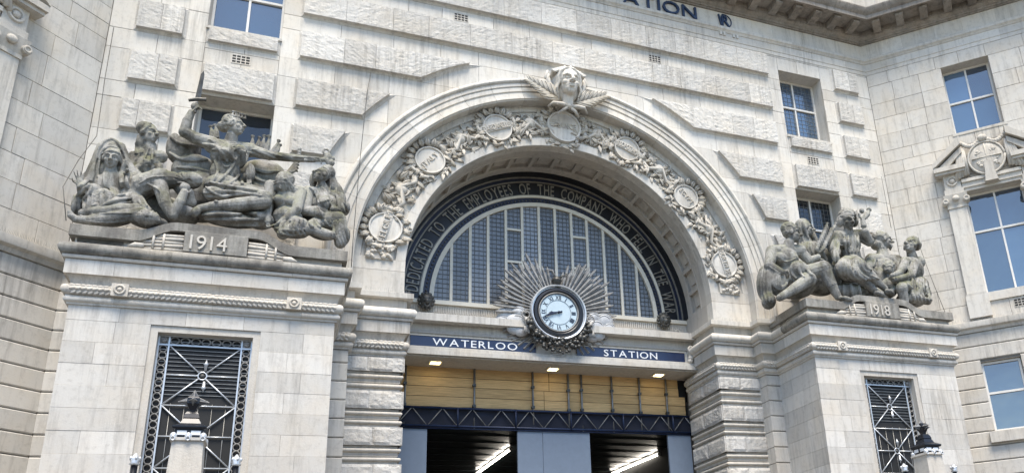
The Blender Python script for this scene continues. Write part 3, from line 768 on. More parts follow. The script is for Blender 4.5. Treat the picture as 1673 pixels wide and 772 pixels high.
# ---- rusticated piers and strips
for sg in (-1, 1):
    fl = (lambda v: Vector((-v.x, v.y, v.z))) if sg < 0 else ident
    pi_ = part('gate_pier')
    MB().box(RI+.1, 5.6, PF+.1, 2.6, 0, 8.75).map(fl).build('pier_core', M['mortar'], pi_)
    ztop = 7.32
    for k in range(5):
        zt = ztop-.785*k; zb = zt-.33 if k == 0 else zt-.365
        if k: zt += .035
        # quarry-faced block returning round the corner (rounded edges)
        def rb(x0, x1, y0, y1, face, seed):
            nx, nz = 10, 6; b_ = MB(); rows = []
            for j in range(nz+1):
                r = []
                for i in range(nx+1):
                    u, w = i/nx, j/nz; z = zb+.006+(zt-zb-.012)*w
                    ed = max(abs(u-.5), abs(w-.5))*2; rr = .022*max(0, (ed-.8)/.2)**2
                    if face == 'f':
                        x = x0+(x1-x0)*u; h = noise.fractal(Vector((x*8+seed, z*9, seed)), .8, 2, 4)*.012
                        r.append((x, y0+rr-(h if ed < .95 else 0), z))
                    else:
                        y = y0+(y1-y0)*u; h = noise.fractal(Vector((y*8+seed, z*9, seed)), .8, 2, 4)*.012
                        r.append((x0+rr-(h if ed < .95 else 0), y, z))
                rows.append(r)
            b_.loft([list(r) for r in rows], False, False)
            # solid back
            if face == 'f': b_.box(x0+.004, x1-.004, y0+.035, y1, zb+.008, zt-.008)
            else: b_.box(x0+.035, x1, y0+.004, y1-.004, zb+.008, zt-.008)
            b_.map(fl).build('quarry_faced_stone', M['rough'], pi_, False, recalc=False)
        xm = 4.55+rnd.uniform(-.12, .12)
        rb(RI-.06, xm-.002, PF-.06, PF+.2, 'f', k*7.7+sg); rb(xm+.002, 5.13, PF-.06, PF+.2, 'f', k*5.1+sg)
        ym = 1.05+rnd.uniform(-.15, .15)
        rb(RI-.06, RI+.2, PF-.058, ym-.002, 's', k*3.3+sg); rb(RI-.06, RI+.2, ym+.002, 1.95, 's', k*2.3+sg)
        # two reeded drums between the blocks
        zd1 = zb; zd0 = (ztop-.785*(k+1))+.035; h = (zd1-zd0)/2
        for q in range(2):
            a = zd0+h*q; t_ = h*.28
            pr = [(-.1, a+.003), (-.02, a+.003), (-.02, a+t_)]+prof_arc(a+t_, a+h*.72, .055, -.012, 6)+[(-.035, a+h*.74), (-.035, a+h*.86), (-.015, a+h*.88), (-.015, a+h-.003), (-.1, a+h-.003)]
            pth = [(RI, 1.95), (RI, PF), (RO+.02, PF)]
            if sg < 0: pth = [(-x, y) for x, y in reversed(pth)]
            MB().sweep(pth, pr).build('reeded_course', M['carved'], pi_, 40)
    z = 7.33
    for k in range(11):       # smooth strip beside the pedestal, one block per course
        z0 = 7.04-.395*k
        b_ = MB(); b_.loft([[(x, y, zz) for y, zz in ((PF+.1, z0+.008), (SY+.02, z0+.008), (SY, z0+.028), (SY, z-.028), (SY+.02, z-.008), (PF+.1, z-.008))] for x in (RO, PX0+.05)])
        b_.map(fl).build('strip_block', M['stone'], pi_); z = z0
# ================================================================== fanlight, inscription, transom
YF = 1.9
fan = part('fanlight_window', 'large half-round leaded window with cream glazing bars behind the clock')
def ring(r0, r1, y0, y1, name, mat, par, n=72, a0=0, a1=180, smooth=30): return MB().arc([(r0, y0), (r1, y0), (r1, y1), (r0, y1)], a0, a1, n).build(name, M[mat], par, smooth)
ring(3.02, 3.13, YF-.07, YF+.1, 'frame_ring', 'cream', fan)
ring(3.29, 3.355, YF-.06, YF+.1, 'frame_ring', 'cream', fan)
MX = [-2.58, -2.10, -1.63, -1.15, -.70, -.23, .23, .70, 1.15, 1.63, 2.10, 2.58]
for x in MX:
    MB().box(x-.035, x+.035, YF-.055, YF+.05, ZC, ZC+math.sqrt(3.05**2-x*x)).build('glazing_bar', M['cream'], fan)
for sg in (-1, 1):
    for z in (11.62, 10.68):
        MB().box(*sorted((sg*.735, sg*1.115)), YF-.05, YF+.05, z-.03, z+.03).build('glazing_bar', M['cream'], fan)
MB().box(-3.05, 3.05, YF-.06, YF+.05, ZC-.06, ZC+.03).build('fanlight_sill_bar', M['cream'], fan)
xe = [-3.04]+MX+[3.04]
for a, b in zip(xe, xe[1:]):
    m_ = max(-3.02, a), min(3.02, b); pl = [(m_[0], ZC), (m_[1], ZC)]; k = 6
    pl += [(m_[1]+(m_[0]-m_[1])*j/k, ZC+math.sqrt(max(.0001, 3.03**2-(m_[1]+(m_[0]-m_[1])*j/k)**2))) for j in range(k+1)]
    MB().prism(pl, YF, YF+.02).build('pane', M['fanglass'], fan)
ld = MB(); n = 52
for i in range(1, n):
    x = -3.02+6.04*i/n; z1 = math.sqrt(max(.01, 3.02**2-x*x))
    if z1 > .1: ld.box(x-.006, x+.006, YF-.012, YF-.004, ZC+.03, ZC+z1)
for i in range(1, 24):
    z = 3.02*i/24; x1 = math.sqrt(max(.01, 3.02**2-z*z)); ld.box(-x1, x1, YF-.0145, YF-.0065, ZC+z-.006, ZC+z+.006)
tag(ld.build('glazing_leads', M['darkmetal'], fan), kind='stuff')
ins = part('inscription_band', 'dark arched band with raised metal lettering round the fanlight')
ring(3.13, 3.29, YF-.02, YF+.1, 'beaded_band', 'navy', ins)
ring(3.355, 3.76, YF-.01, YF+.1, 'letter_band', 'black', ins)
ring(3.76, 3.79, YF-.05, YF+.1, 'band_fillet', 'bronze', ins)
ring(3.355, 3.38, YF-.05, YF+.0, 'band_fillet', 'bronze', ins)
ring(3.79, 3.87, YF-.06, YF+.1, 'outer_band', 'navy', ins); ring(3.87, 3.90, YF-.10, YF+.1, 'band_fillet', 'bronze', ins); ring(3.90, 4.1, YF-.3, YF+.1, 'outer_band', 'black', ins)
bd = MB()
for i in range(96):
    a = R_(1+178*i/95); bd.ell((3.21*math.cos(a), YF-.03, ZC+3.21*math.sin(a)), (.028, .02, .028), None, 6, 4)
tag(bd.build('beads', M['darkmetal'], ins, True, recalc=False), kind='stuff')
TXT = 'DEDICATED TO THE EMPLOYEES OF THE COMPANY WHO FELL IN THE WAR'
hL = .345; wsc = .6; RB = 3.40
ws = [GL[c][3]*hL*wsc if c != ' ' else .15 for c in TXT]; tot = sum(ws)+.05*(len(TXT)-1); arcL = R_(173)*3.56; tr = .042
k_ = (arcL-tr*(len(TXT)-1))/sum(ws); ang = math.pi-R_(3.5)
for c, w in zip(TXT, ws):
    w *= k_; am = ang-(w/2)/3.56
    if c != ' ':
        er = Vector((math.cos(am), 0, math.sin(am))); et = Vector((math.sin(am), 0, -math.cos(am))); o0 = Vector((0, YF-.01, ZC))
        g = MB(); glyph(g, c, hL, wsc*k_, .035, lambda u, v, d, w=w: o0+er*(RB+v)+et*(u-w/2)+Vector((0, -d, 0)))
        g.build('letter', M['bronze'], ins)
    ang -= (w+tr)/3.56
# transom
tra = part('entrance_transom')
MB().box(-RI, RI, 1.70, 2.1, 9.26, 9.36).build('transom_moulding', M['cream'], tra)
MB().box(-RI, RI, 1.78, 2.1, 8.80, 9.26).build('transom_panel', M['carved'], tra)
rb_ = MB()
for i in range(130):
    x = -3.86+7.72*i/129
    if abs(x) > .3: rb_.box(x-.016, x+.016, 1.755, 1.785, 9.05, 9.23)
tag(rb_.build('reeding', M['carved'], tra), kind='stuff')
MB().box(-RI, RI, 1.70, 2.1, 8.96, 9.02).build('transom_moulding', M['carved'], tra)
for a, b in ((-RI, -2.0), (-1.995, 0), (.005, 2.0), (2.005, RI)):
    MB().box(a, b, 1.16, 2.1, 8.62, 8.80).build('transom_step', M['stone'], tra)
MB().box(-RI, RI, 1.42, 2.1, 8.44, 8.62).build('transom_moulding', M['carved'], tra)
MB().box(-RI, RI, 1.36, 2.1, 8.36, 8.43).build('transom_moulding', M['soffit'], tra)
MB().box(-RI, RI, 1.40, 2.1, 7.9, 8.36).build('transom_frieze', M['stone'], tra)
for y, z0, z1 in ((1.33, 7.985, 8.015), (1.27, 7.90, 7.984), (1.22, 7.79, 7.895)):
    MB().box(-RI, RI, y, 2.2, z0, z1).build('canopy_edge', M['stone'], tra)
MB().box(-RI, RI, 1.30, 2.25, 7.76, 7.788).build('canopy_soffit', M['carved'], tra)
for sg in (-1, 1):
    # lion masks at the springing of the fanlight
    q = Vector((sg*3.22, 1.66, 9.30)); b_ = MB()
    b_.ell(q, (.17, .14, .19)); b_.ell(q+Vector((0, -.1, -.06)), (.09, .1, .08)); b_.ell(q+Vector((-.06, -.11, .05)), (.035,)*3); b_.ell(q+Vector((.06, -.11, .05)), (.035,)*3)
    b_.torus(q+Vector((0, -.13, -.13)), .06, .018, 'y', 16, 6)
    for k in range(12): a = 2*math.pi*k/12; b_.ell(q+Vector((.17*math.cos(a), 0, .19*math.sin(a))), (.05, .05, .05), None, 8, 5)
    b_.build('lion_mask', M['darkmetal'], tra, True)
    # console scroll at the end of the sign band
    b_ = MB()
    for k in range(5): b_.ell((sg*(3.74+.02*k), 1.3-.02*(k % 2), 8.05+.08*k), (.09, .09, .07), None, 10, 6)
    b_.torus((sg*3.76, 1.24, 8.36), .08, .03, 'y', 16, 6); b_.build('scroll_bracket', M['carved'], tra, True)
    b_ = MB().torus((sg*3.62, 1.68, 9.0), .06, .02, 'y', 14, 6); b_.build('rosette', M['carved'], tra, True)
for i, x in enumerate((-2.96, 0.0, 2.96)):
    t = thing('downlight', ['small yellow square downlight under canopy below the word WATERLOO', 'small yellow square downlight under canopy right below the clock', 'small yellow square downlight under canopy below the word STATION'][i], 'light', (x, 1.72, 7.75), 'canopy downlights')
    adopt(MB().box(x-.16, x+.16, 1.57, 1.87, 7.735, 7.759).build('housing', M['cream'], None), t)
    adopt(MB().box(x-.115, x+.115, 1.62, 1.82, 7.727, 7.733).build('lamp_panel', M['downlamp'], None), t)

# ---- signs
def sign(txt, x0, x1, tx0, tx1, label):
    t = thing('station_sign', label, 'sign', ((x0+x1)/2, 1.38, 8.03))
    adopt(MB().box(x0, x1, 1.345, 1.398, 8.022, 8.285).build('plate', M['enamel'], None), t)
    e = MB()
    for a, b, c, d in ((x0-.012, x1+.012, 8.285, 8.297), (x0-.012, x1+.012, 8.0185, 8.0215)): e.box(a, b, 1.33, 1.398, c, d)
    adopt(e.build('rim', M['cream'], None), t)
    text_flat(txt, tx0, 8.06, 1.345, .185, .012, M['white'], t, 1.0, .22, tx1-tx0)
sign('WATERLOO', -3.62, -.55, -3.10, -1.03, 'dark blue enamel sign with white word WATERLOO')
sign('STATION', .54, 3.60, 1.27, 2.78, 'dark blue enamel sign with white word STATION')
lt = thing('frieze_lettering', 'large dark blue capital letters on the stone frieze under cornice', 'lettering', (0, -.01, 18.31))
text_flat('STATION', .98, 18.35, -.012, .46, .06, M['letterblue'], lt, 1.0, .16, 4.28-.98)
text_flat('WATERLOO', -4.28, 18.35, -.012, .46, .06, M['letterblue'], lt, 1.0, .14, 4.5)
em = thing('frieze_emblem', 'dark blue metal monogram emblem with round outline on stone frieze', 'emblem', (5.24, -.01, 18.5))
b_ = MB().torus((5.26, -.02, 18.58), .23, .018, 'y', 28, 6, -80, 110); adopt(b_.build('outline', M['letterblue'], None, True), em)
b_ = MB(); glyph(b_, 'V', .42, .8, .05, lambda u, v, d: (4.97+u+.15*v, -.012-d, 18.36+v)); adopt(b_.build('letter', M['letterblue'], None), em)
b_ = MB(); glyph(b_, 'R', .40, .95, .045, lambda u, v, d: (5.14+u, -.012-d, 18.37+v)); adopt(b_.build('letter', M['letterblue'], None), em)
for x in (5.05, 5.17, 5.50, 5.62): MB().box(x-.035, x+.035, -.07, -.02, 18.0, 18.12).build('gutta', M['stone'], corn)

# ---- clock
CK = Vector((0, 1.2, 9.06)); rk = random.Random(5)
ck = thing('clock', 'round white-faced clock with silver sunburst rays, clouds and fruit garland', 'clock', CK)
def cp(mb, name, mat, smooth=False, parent=None, recalc=True):
    o = mb.build(name, M[mat], None, smooth, recalc)
    if parent is None: adopt(o, ck)
    else: o.parent = parent
    return o
def cring(prof, name, mat): return cp(MB().arc(prof, 0, 360, 72, (0, CK.z)), name, mat, 35)
cring([(.70, 1.35), (.74, 1.35), (.745, 1.06), (.72, 1.03), (.695, 1.04), (.69, 1.10), (.67, 1.10), (.67, 1.35)], 'outer_rim', 'silver')
cring([(.52, 1.3), (.68, 1.3), (.68, 1.12), (.64, 1.07), (.58, 1.06), (.545, 1.08), (.53, 1.10)], 'case_ring', 'black')
cring([(.50, 1.3), (.535, 1.3), (.535, 1.075), (.52, 1.065), (.50, 1.085)], 'dial_bezel', 'pewter')
dl = cp(MB().arc([(.0005, 1.10), (.505, 1.10), (.505, 1.25), (.0005, 1.25)], 0, 360, 60, (0, CK.z)), 'dial', 'dial')
NUM = ['XII', 'I', 'II', 'III', 'IIII', 'V', 'VI', 'VII', 'VIII', 'IX', 'X', 'XI']
for i, s_ in enumerate(NUM):
    a = math.pi/2-2*math.pi*i/12; er = Vector((math.cos(a), 0, math.sin(a))); et = Vector((math.sin(a), 0, -math.cos(a)))
    w_ = [max(GL[c][3], .2)*.12*.75 for c in s_]; x = -(sum(w_)+.012*(len(s_)-1))/2; g = MB()
    for c, w in zip(s_, w_):
        glyph(g, c, .12, .75*(w/(GL[c][3]*.12*.75)), .006, lambda u, v, d, x=x: Vector((0, 1.098, CK.z))+er*(.345+v)+et*(x+u)+Vector((0, -d, 0))); x += w+.012
    cp(g, 'numeral', 'navy', parent=dl)
for r0, r1 in ((.485, .492), (.325, .330)): cp(MB().arc([(r0, 1.092), (r1, 1.092), (r1, 1.101), (r0, 1.101)], 0, 360, 48, (0, CK.z)), 'chapter_ring', 'navy', parent=dl)
def hand(deg, ln, w, y, name):
    a = R_(90-deg); e = Vector((math.cos(a), 0, math.sin(a))); n = Vector((-math.sin(a), 0, math.cos(a))); c = Vector((0, y, CK.z)); b_ = MB(); pts = []
    for d, ww in ((-.09, w*.8), (0, w*.6), (ln*.55, w*.7), (ln*.72, w*1.6), (ln, .003)): pts.append((c+e*d+n*ww, c+e*d-n*ww))
    pl = [p[0] for p in pts]+[p[1] for p in reversed(pts)]
    b_.loft([[(p.x, p.y, p.z) for p in pl], [(p.x, p.y-.01, p.z) for p in pl]]); cp(b_, name, 'navy')
hand(262, .27, .026, 1.085, 'hour_hand'); hand(251, .40, .02, 1.07, 'minute_hand')
cp(MB().ell((0, 1.07, CK.z), (.035, .03, .035)), 'hub', 'navy', True)
sb = mk('sunburst', None); sb.parent = ck; sb.matrix_parent_inverse = Matrix.Translation(CK).inverted()
nr = 96
for i in range(nr):
    a = -2+184*i/(nr-1)
    if 80 < a < 97: continue
    side = abs(a-89)
    ln = 1.46+.15*math.sin(i*2.4)+.10*rk.uniform(-1, 1)+(.14 if 25 < side < 65 else 0)-(.24 if side < 20 else 0)
    a_ = R_(a); e = Vector((math.cos(a_), 0, math.sin(a_))); n = Vector((-math.sin(a_), 0, math.cos(a_))); yl = 1.31-.045*(i % 3)
    b_ = MB(); rg = []
    for d, w in ((.6, .018), (ln*.94, .036), (ln, .010)):
        c = Vector((0, yl, CK.z))+e*d
        rg.append([c-n*w, c-n*w*.55-Vector((0, .03, 0)), c+n*w*.55-Vector((0, .03, 0)), c+n*w, c+Vector((0, .03, 0))])
    b_.loft(rg); o = b_.build('ray', M['pewter'], None); o.parent = sb
for sg in (-1, 1):
    b_ = MB()
    for (x, z, r) in ((-1.28, 8.99, .27), (-1.05, 8.80, .30), (-1.40, 8.80, .20), (-1.10, 8.62, .22), (-.95, 8.56, .20), (-1.0, 9.05, .20)):
        q0 = Vector((-sg*x, 1.30+rk.uniform(-.05, .02), z)); b_.ell(q0, (r, .085, r*.80), None, 20, 10)
        for k in (.55, .82): b_.tube([q0+Vector((r*k*math.cos(t_), -.083*math.sqrt(1-k*k), r*.8*k*math.sin(t_))) for t_ in [R_(a0+20*j) for a0 in (20 if sg > 0 else -20,) for j in range(8)]], [.008]+[.018]*6+[.008], 6)
    cp(b_, 'cloud', 'cloudmetal', True, recalc=False)
    for k in range(6):     # ray ends below the cloud
        a = R_(200+7*k) if sg < 0 else R_(-20-7*k); b_ = MB(); e = Vector((math.cos(a), 0, math.sin(a))); c = Vector((0, 1.36, CK.z)); n = Vector((-math.sin(a), 0, math.cos(a)))
        L_ = 1.48-.05*k; b_.loft([[c+e*.6-n*.02, c+e*.6+n*.02-Vector((0, .05, 0)), c+e*.6+n*.03], [c+e*L_-n*.045, c+e*L_-Vector((0, .06, 0)), c+e*L_+n*.045]])
        o = b_.build('ray', M['pewter'], None); o.parent = sb
    b_ = MB(); b_.torus((sg*.86, 1.1, 8.93), .095, .02, 'y', 20, 6); b_.tube([(sg*.86, 1.1, 8.86), (sg*.85, 1.1, 8.72), (sg*.83, 1.12, 8.5)], [.05, .035, .065], 8)
    for k in range(5): b_.tube([(sg*(.80+.025*k), 1.08, 8.62), (sg*(.79+.035*k), 1.06, 8.42)], [.02, .012], 5)
    cp(b_, 'tassel_ring', 'pewter', True)
b_ = MB()
for i in range(150):
    u = i/149; a = R_(198+144*u); wd = .05+.13*math.sin(math.pi*u); r = .83+rk.uniform(-1, 1)*wd+.06*math.sin(math.pi*u)
    s_ = rk.uniform(.03, .062)
    b_.ell((r*math.cos(a), 1.14-rk.uniform(0, .12), CK.z+r*math.sin(a)), (s_*rk.uniform(.8, 1.5), s_, s_), Matrix.Rotation(rk.uniform(0, 3), 3, 'Y'), 8, 6)
cp(b_, 'fruit_garland', 'darkmetal', True, recalc=False)
b_ = MB(); b_.ell((-.02, 1.12, 9.93), (.125, .12, .125), None, 16, 10); b_.torus((-.02, 1.12, 9.93), .125, .014, 'z', 20, 6); b_.tube([(-.28, 1.2, 9.80), (-.15, 1.15, 9.76), (0, 1.1, 9.78), (.16, 1.15, 9.76), (.30, 1.2, 9.70)], [.02, .035, .05, .035, .015], 7)
b_.tube([(.05, 1.1, 10.0), (.14, 1.08, 10.08), (.22, 1.08, 10.06), (.24, 1.1, 10.15)], [.03, .025, .022, .02], 7); cp(b_, 'globe_finial', 'darkmetal', True)
b_ = MB(); b_.tube([(-.05, 1.12, 10.03), (-.14, 1.1, 10.2), (-.3, 1.12, 10.22)], [.02, .03, .008], 6); cp(b_, 'finial_ribbon', 'pewter', True)

# ---- hoarding, scaffold and concourse under the transom
YB = 2.14
hd = thing('timber_hoarding', 'row of pale plywood boards closing the top of the entrance', 'hoarding', (0, YB, 6.74))
rows = [(6.77, 7.025), (7.032, 7.275), (7.282, 7.515), (7.522, 7.80)]
JX = [[-3.9, -3.61, -1.94, -.44, -.12, .51, .87, 1.72, 2.52, 3.31, 3.9], [-3.9, -3.61, -1.94, -.44, -.12, .51, .87, 1.72, 2.52, 3.31, 3.9], [-3.9, -3.61, -1.94, -.44, .02, .51, .87, 1.72, 2.52, 3.31, 3.72], [-3.9, -3.61, -1.94, -.44, .02, .51, .87, 1.72, 2.52, 3.31, 3.72]]
for (z0, z1), xs in zip(rows, JX):
    for a, b in zip(xs, xs[1:]):
        yy = YB+rk.uniform(-.012, .012); adopt(MB().box(a+.006, b-.006, yy, yy+.02, z0+.002, z1-.004).build('board', M['wood'], None), hd)
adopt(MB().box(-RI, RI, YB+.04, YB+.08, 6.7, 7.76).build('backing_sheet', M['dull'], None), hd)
PL = ['scaffold tube before the boards beside the pier under the sword group', 'scaffold tube before the boards under the word WATERLOO', 'scaffold tube before the boards below the left rim of clock', 'scaffold tube before the boards just right of the clock, one of a close pair',
      'scaffold tube before the boards in the close pair, farther from the clock', 'scaffold tube before the boards under the first letters of STATION', 'scaffold tube before the boards under the last letters of STATION', 'scaffold tube before the boards beside the pier under the peace group']
for i, x in enumerate((-3.61, -1.94, -.44, .51, .87, 1.72, 2.52, 3.31)):
    p = thing('scaffold_pole', PL[i], 'scaffold pole', (x, YB-.07, 6.2), 'scaffold tubes before the boards')
    b_ = MB().tube([(x, YB-.07, 6.22), (x+.01, YB-.07, 7.74)], .026, 10); adopt(b_.build('tube', M['galv'], None, True), p)
    for z in (6.78, 7.3): adopt(MB().box(x-.04, x+.04, YB-.115, YB-.03, z-.03+.02*(i % 3), z+.03+.02*(i % 3)).build('clamp', M['darkmetal'], None), p)
bmz = thing('lattice_beam', 'dark blue lattice truss beam spanning the entrance under the boards', 'truss', (0, 1.98, 6.2))
for z in (6.26, 6.70): adopt(MB().tube([(-RI, 1.98, z), (RI, 1.98, z)], .028, 8).build('chord', M['bluetube'], None, True), bmz)
x = -3.8; k = 0
while x < 3.8:
    z0, z1 = (6.26, 6.70) if k % 2 == 0 else (6.70, 6.26)
    adopt(MB().tube([(x, 1.98, z0), (x+.36, 1.98, z1)], .012, 6).build('brace', M['galv'], None, True), bmz)
    if k % 4 == 0: adopt(MB().tube([(x, 1.955, 6.24), (x, 1.955, 6.72)], .024, 6).build('post', M['bluetube'], None, True), bmz)
    x += .36; k += 1
nt_ = thing('scaffold_netting', 'dark blue debris netting stretched behind the truss over the doorways', 'netting', (0, 2.04, 6.2))
b_ = MB(); rws = []
for j in range(5):
    rws.append([(-RI+2*RI*i/60, 2.045+.018*math.sin(i*.9+j)+rk.uniform(-.006, .006), 6.21+.54*j/4) for i in range(61)])
b_.loft(rws, False, False); b_.loft([[(x, y+.012, z) for x, y, z in r] for r in rws], False, False)
adopt(b_.build('net', M['net'], None, True, recalc=False), nt_)
b_ = MB().tube([(-RI+.0, 2.0, 6.205), (RI, 2.0, 6.205)], .018, 6); adopt(b_.build('edge_rope', M['bluetube'], None, True), nt_)
for a, b, lb in ((-3.92, -3.07, 'blue grey hoarding panel beside the pier under the 1914 group'), (-.87, -.225, 'narrow blue grey hoarding panel left of the seam between the doorways'), (-.218, 1.03, 'wide blue grey hoarding panel between the two open doorways'), (3.24, 3.92, 'dark blue hoarding panel beside the pier under the 1918 group')):
    t = thing('hoarding_panel', lb, 'panel', ((a+b)/2, 2.05, 3.1), 'blue hoarding panels')
    adopt(MB().block(a, b, 2.02, 2.09, 3.1, 6.195, .004).build('sheet', M['panel'], None), t)
    adopt(MB().box(a, b, 2.012, 2.095, 6.196, 6.215).build('top_rail', M['silver'], None), t)
cc = part('concourse')
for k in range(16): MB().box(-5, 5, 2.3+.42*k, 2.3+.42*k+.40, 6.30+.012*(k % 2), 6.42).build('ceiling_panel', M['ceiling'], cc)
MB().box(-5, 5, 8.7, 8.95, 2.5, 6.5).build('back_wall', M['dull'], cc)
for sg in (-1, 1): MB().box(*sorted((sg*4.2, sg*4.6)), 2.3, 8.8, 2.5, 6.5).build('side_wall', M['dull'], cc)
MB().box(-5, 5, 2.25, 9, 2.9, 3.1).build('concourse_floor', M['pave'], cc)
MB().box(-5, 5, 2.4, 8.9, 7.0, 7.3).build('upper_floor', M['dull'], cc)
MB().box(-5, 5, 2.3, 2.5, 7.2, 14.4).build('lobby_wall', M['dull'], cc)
def Gz(px, py, z): d = ray(px, py); return CAM+d*((z-CAM.z)/d.z)
for (a, b), lb in ((((834, 733), (783, 770)), 'glowing tube light in the doorway on the sword group side'), (((1076, 741), (1005, 771)), 'glowing tube light in the doorway on the peace group side')):
    p0 = Gz(*a, 6.22); p1 = Gz(*b, 6.22); p1 = p0+(p1-p0)*1.1
    t = thing('tube_light', lb, 'light', p0, 'tube lights in the doorways')
    adopt(MB().tube([p0, p1], .032, 8).build('tube', M['tubelamp'], None, True), t)
    d = (p1-p0).normalized(); adopt(MB().tube([p0-d*.12, p0], .05, 8).build('end_cap', M['galv'], None, True), t)
    adopt(MB().tube([p0+Vector((0, 0, .07)), p1+Vector((0, 0, .07))], .02, 6).build('batten', M['galv'], None, True), t)

# ---- iron grilles in the pedestal windows
ringm = MB().torus((0, 0, 0), .058, .011, 'y', 18, 6).mesh('ring', M['pewter'], True)
for sg in (-1, 1):
    cx = sg*7.66; gy = PYF+.19; g = part('window_grille', 'wrought iron window grille with ring border and crossed bars')
    x0, x1, zt = cx-.755, cx+.755, 6.925; bw = .165
    def bar(p, q, r=.013, nm='bar', mt='silver'): return MB().tube([p, q], r, 6).build(nm, M[mt], g, True)
    MB().box(x0-.01, x1+.01, gy+.03, gy+.05, 3.4, zt+.01).build('dark_void', M['dull'], g)  # black sheet painted as the shade of the room behind
    for x in (x0, x0+bw, x1-bw, x1): MB().box(x-.013, x+.013, gy-.012, gy+.012, 3.5, zt).build('bar', M['silver'], g)
    for z in (zt, zt-bw): MB().box(x0-.013, x1+.013, gy-.0145, gy+.009, z-.013, z+.013).build('bar', M['silver'], g)
    n = 7
    for i in range(n):
        o = mk('ring', ringm, g); o.location = (x0+bw+(x1-x0-2*bw)*(i+.5)/n, gy, zt-bw/2); o.scale = (1.22, 1, 1.02)
    for i in range(20):
        for x in (x0+bw/2, x1-bw/2): o = mk('ring', ringm, g); o.location = (x, gy, zt-bw-.075-.125*i); o.scale = (1.02, 1, 1.06)
    for x in (x0+bw/2, x1-bw/2):
        b_ = MB(); b_.box(x-.07, x+.07, gy-.005, gy+.02, zt-bw+.015, zt-.015); o = b_.build('corner_plate', M['pewter'], g)
        b_ = MB(); b_.ell((x, gy-.02, zt-bw/2), (.05, .035, .055)); b_.ell((x-.02, gy-.05, zt-bw/2+.015), .014); b_.ell((x+.02, gy-.05, zt-bw/2+.015), .014); b_.build('corner_mask', M['pewter'], o, True)
    xa, xb = x0+bw, x1-bw; zz = zt-bw
    for k in range(3):
        za = zz-1.10*k; zb = za-1.10; zm = (za+zb)/2; c = (cx, gy, zm); r = .07
        for ex, ez in ((xa, za), (xb, za), (xa, zb), (xb, zb)):
            d = Vector((ex-cx, 0, ez-zm)); e = Vector(c)+d.normalized()*r; bar(e, (ex, gy, ez), .014)
        for ex in (xa, xb): bar((cx+(r if ex > cx else -r), gy, zm), (ex, gy, zm), .013)
        bar((xa, gy, zb), (xb, gy, zb), .013)
        MB().torus(c, r, .014, 'y', 24, 6).build('centre_ring', M['silver'], g, True); MB().ell(c, (.04, .02, .04)).build('centre_boss', M['darkmetal'], g, True)
        for e in (1, -1):
            b_ = MB(); b_.tube([(cx+.04, gy-.01, zm+e*.1), (cx+.04, gy-.01, zm+e*.2), (cx+.04, gy-.01, zm+e*.22), (cx+.04, gy-.01, zm+e*.25), (cx+.04, gy-.01, zm+e*.30)], [.018, .03, .045, .02, .006], 8); b_.build('spear_ornament', M['silver'], g, True)
    # louvres and pipe seen behind
    for k in range(14): MB().box(x0, x1, gy+.012, gy+.028, 5.85+.075*k, 5.86+.075*k).build('louvre_slat', M['galv'], g)
    for k in range(5): bar((cx-.45+.22*k, gy+.02, 3.6), (cx-.45+.22*k, gy+.02, 5.7), .006, 'inner_bar', 'galv')

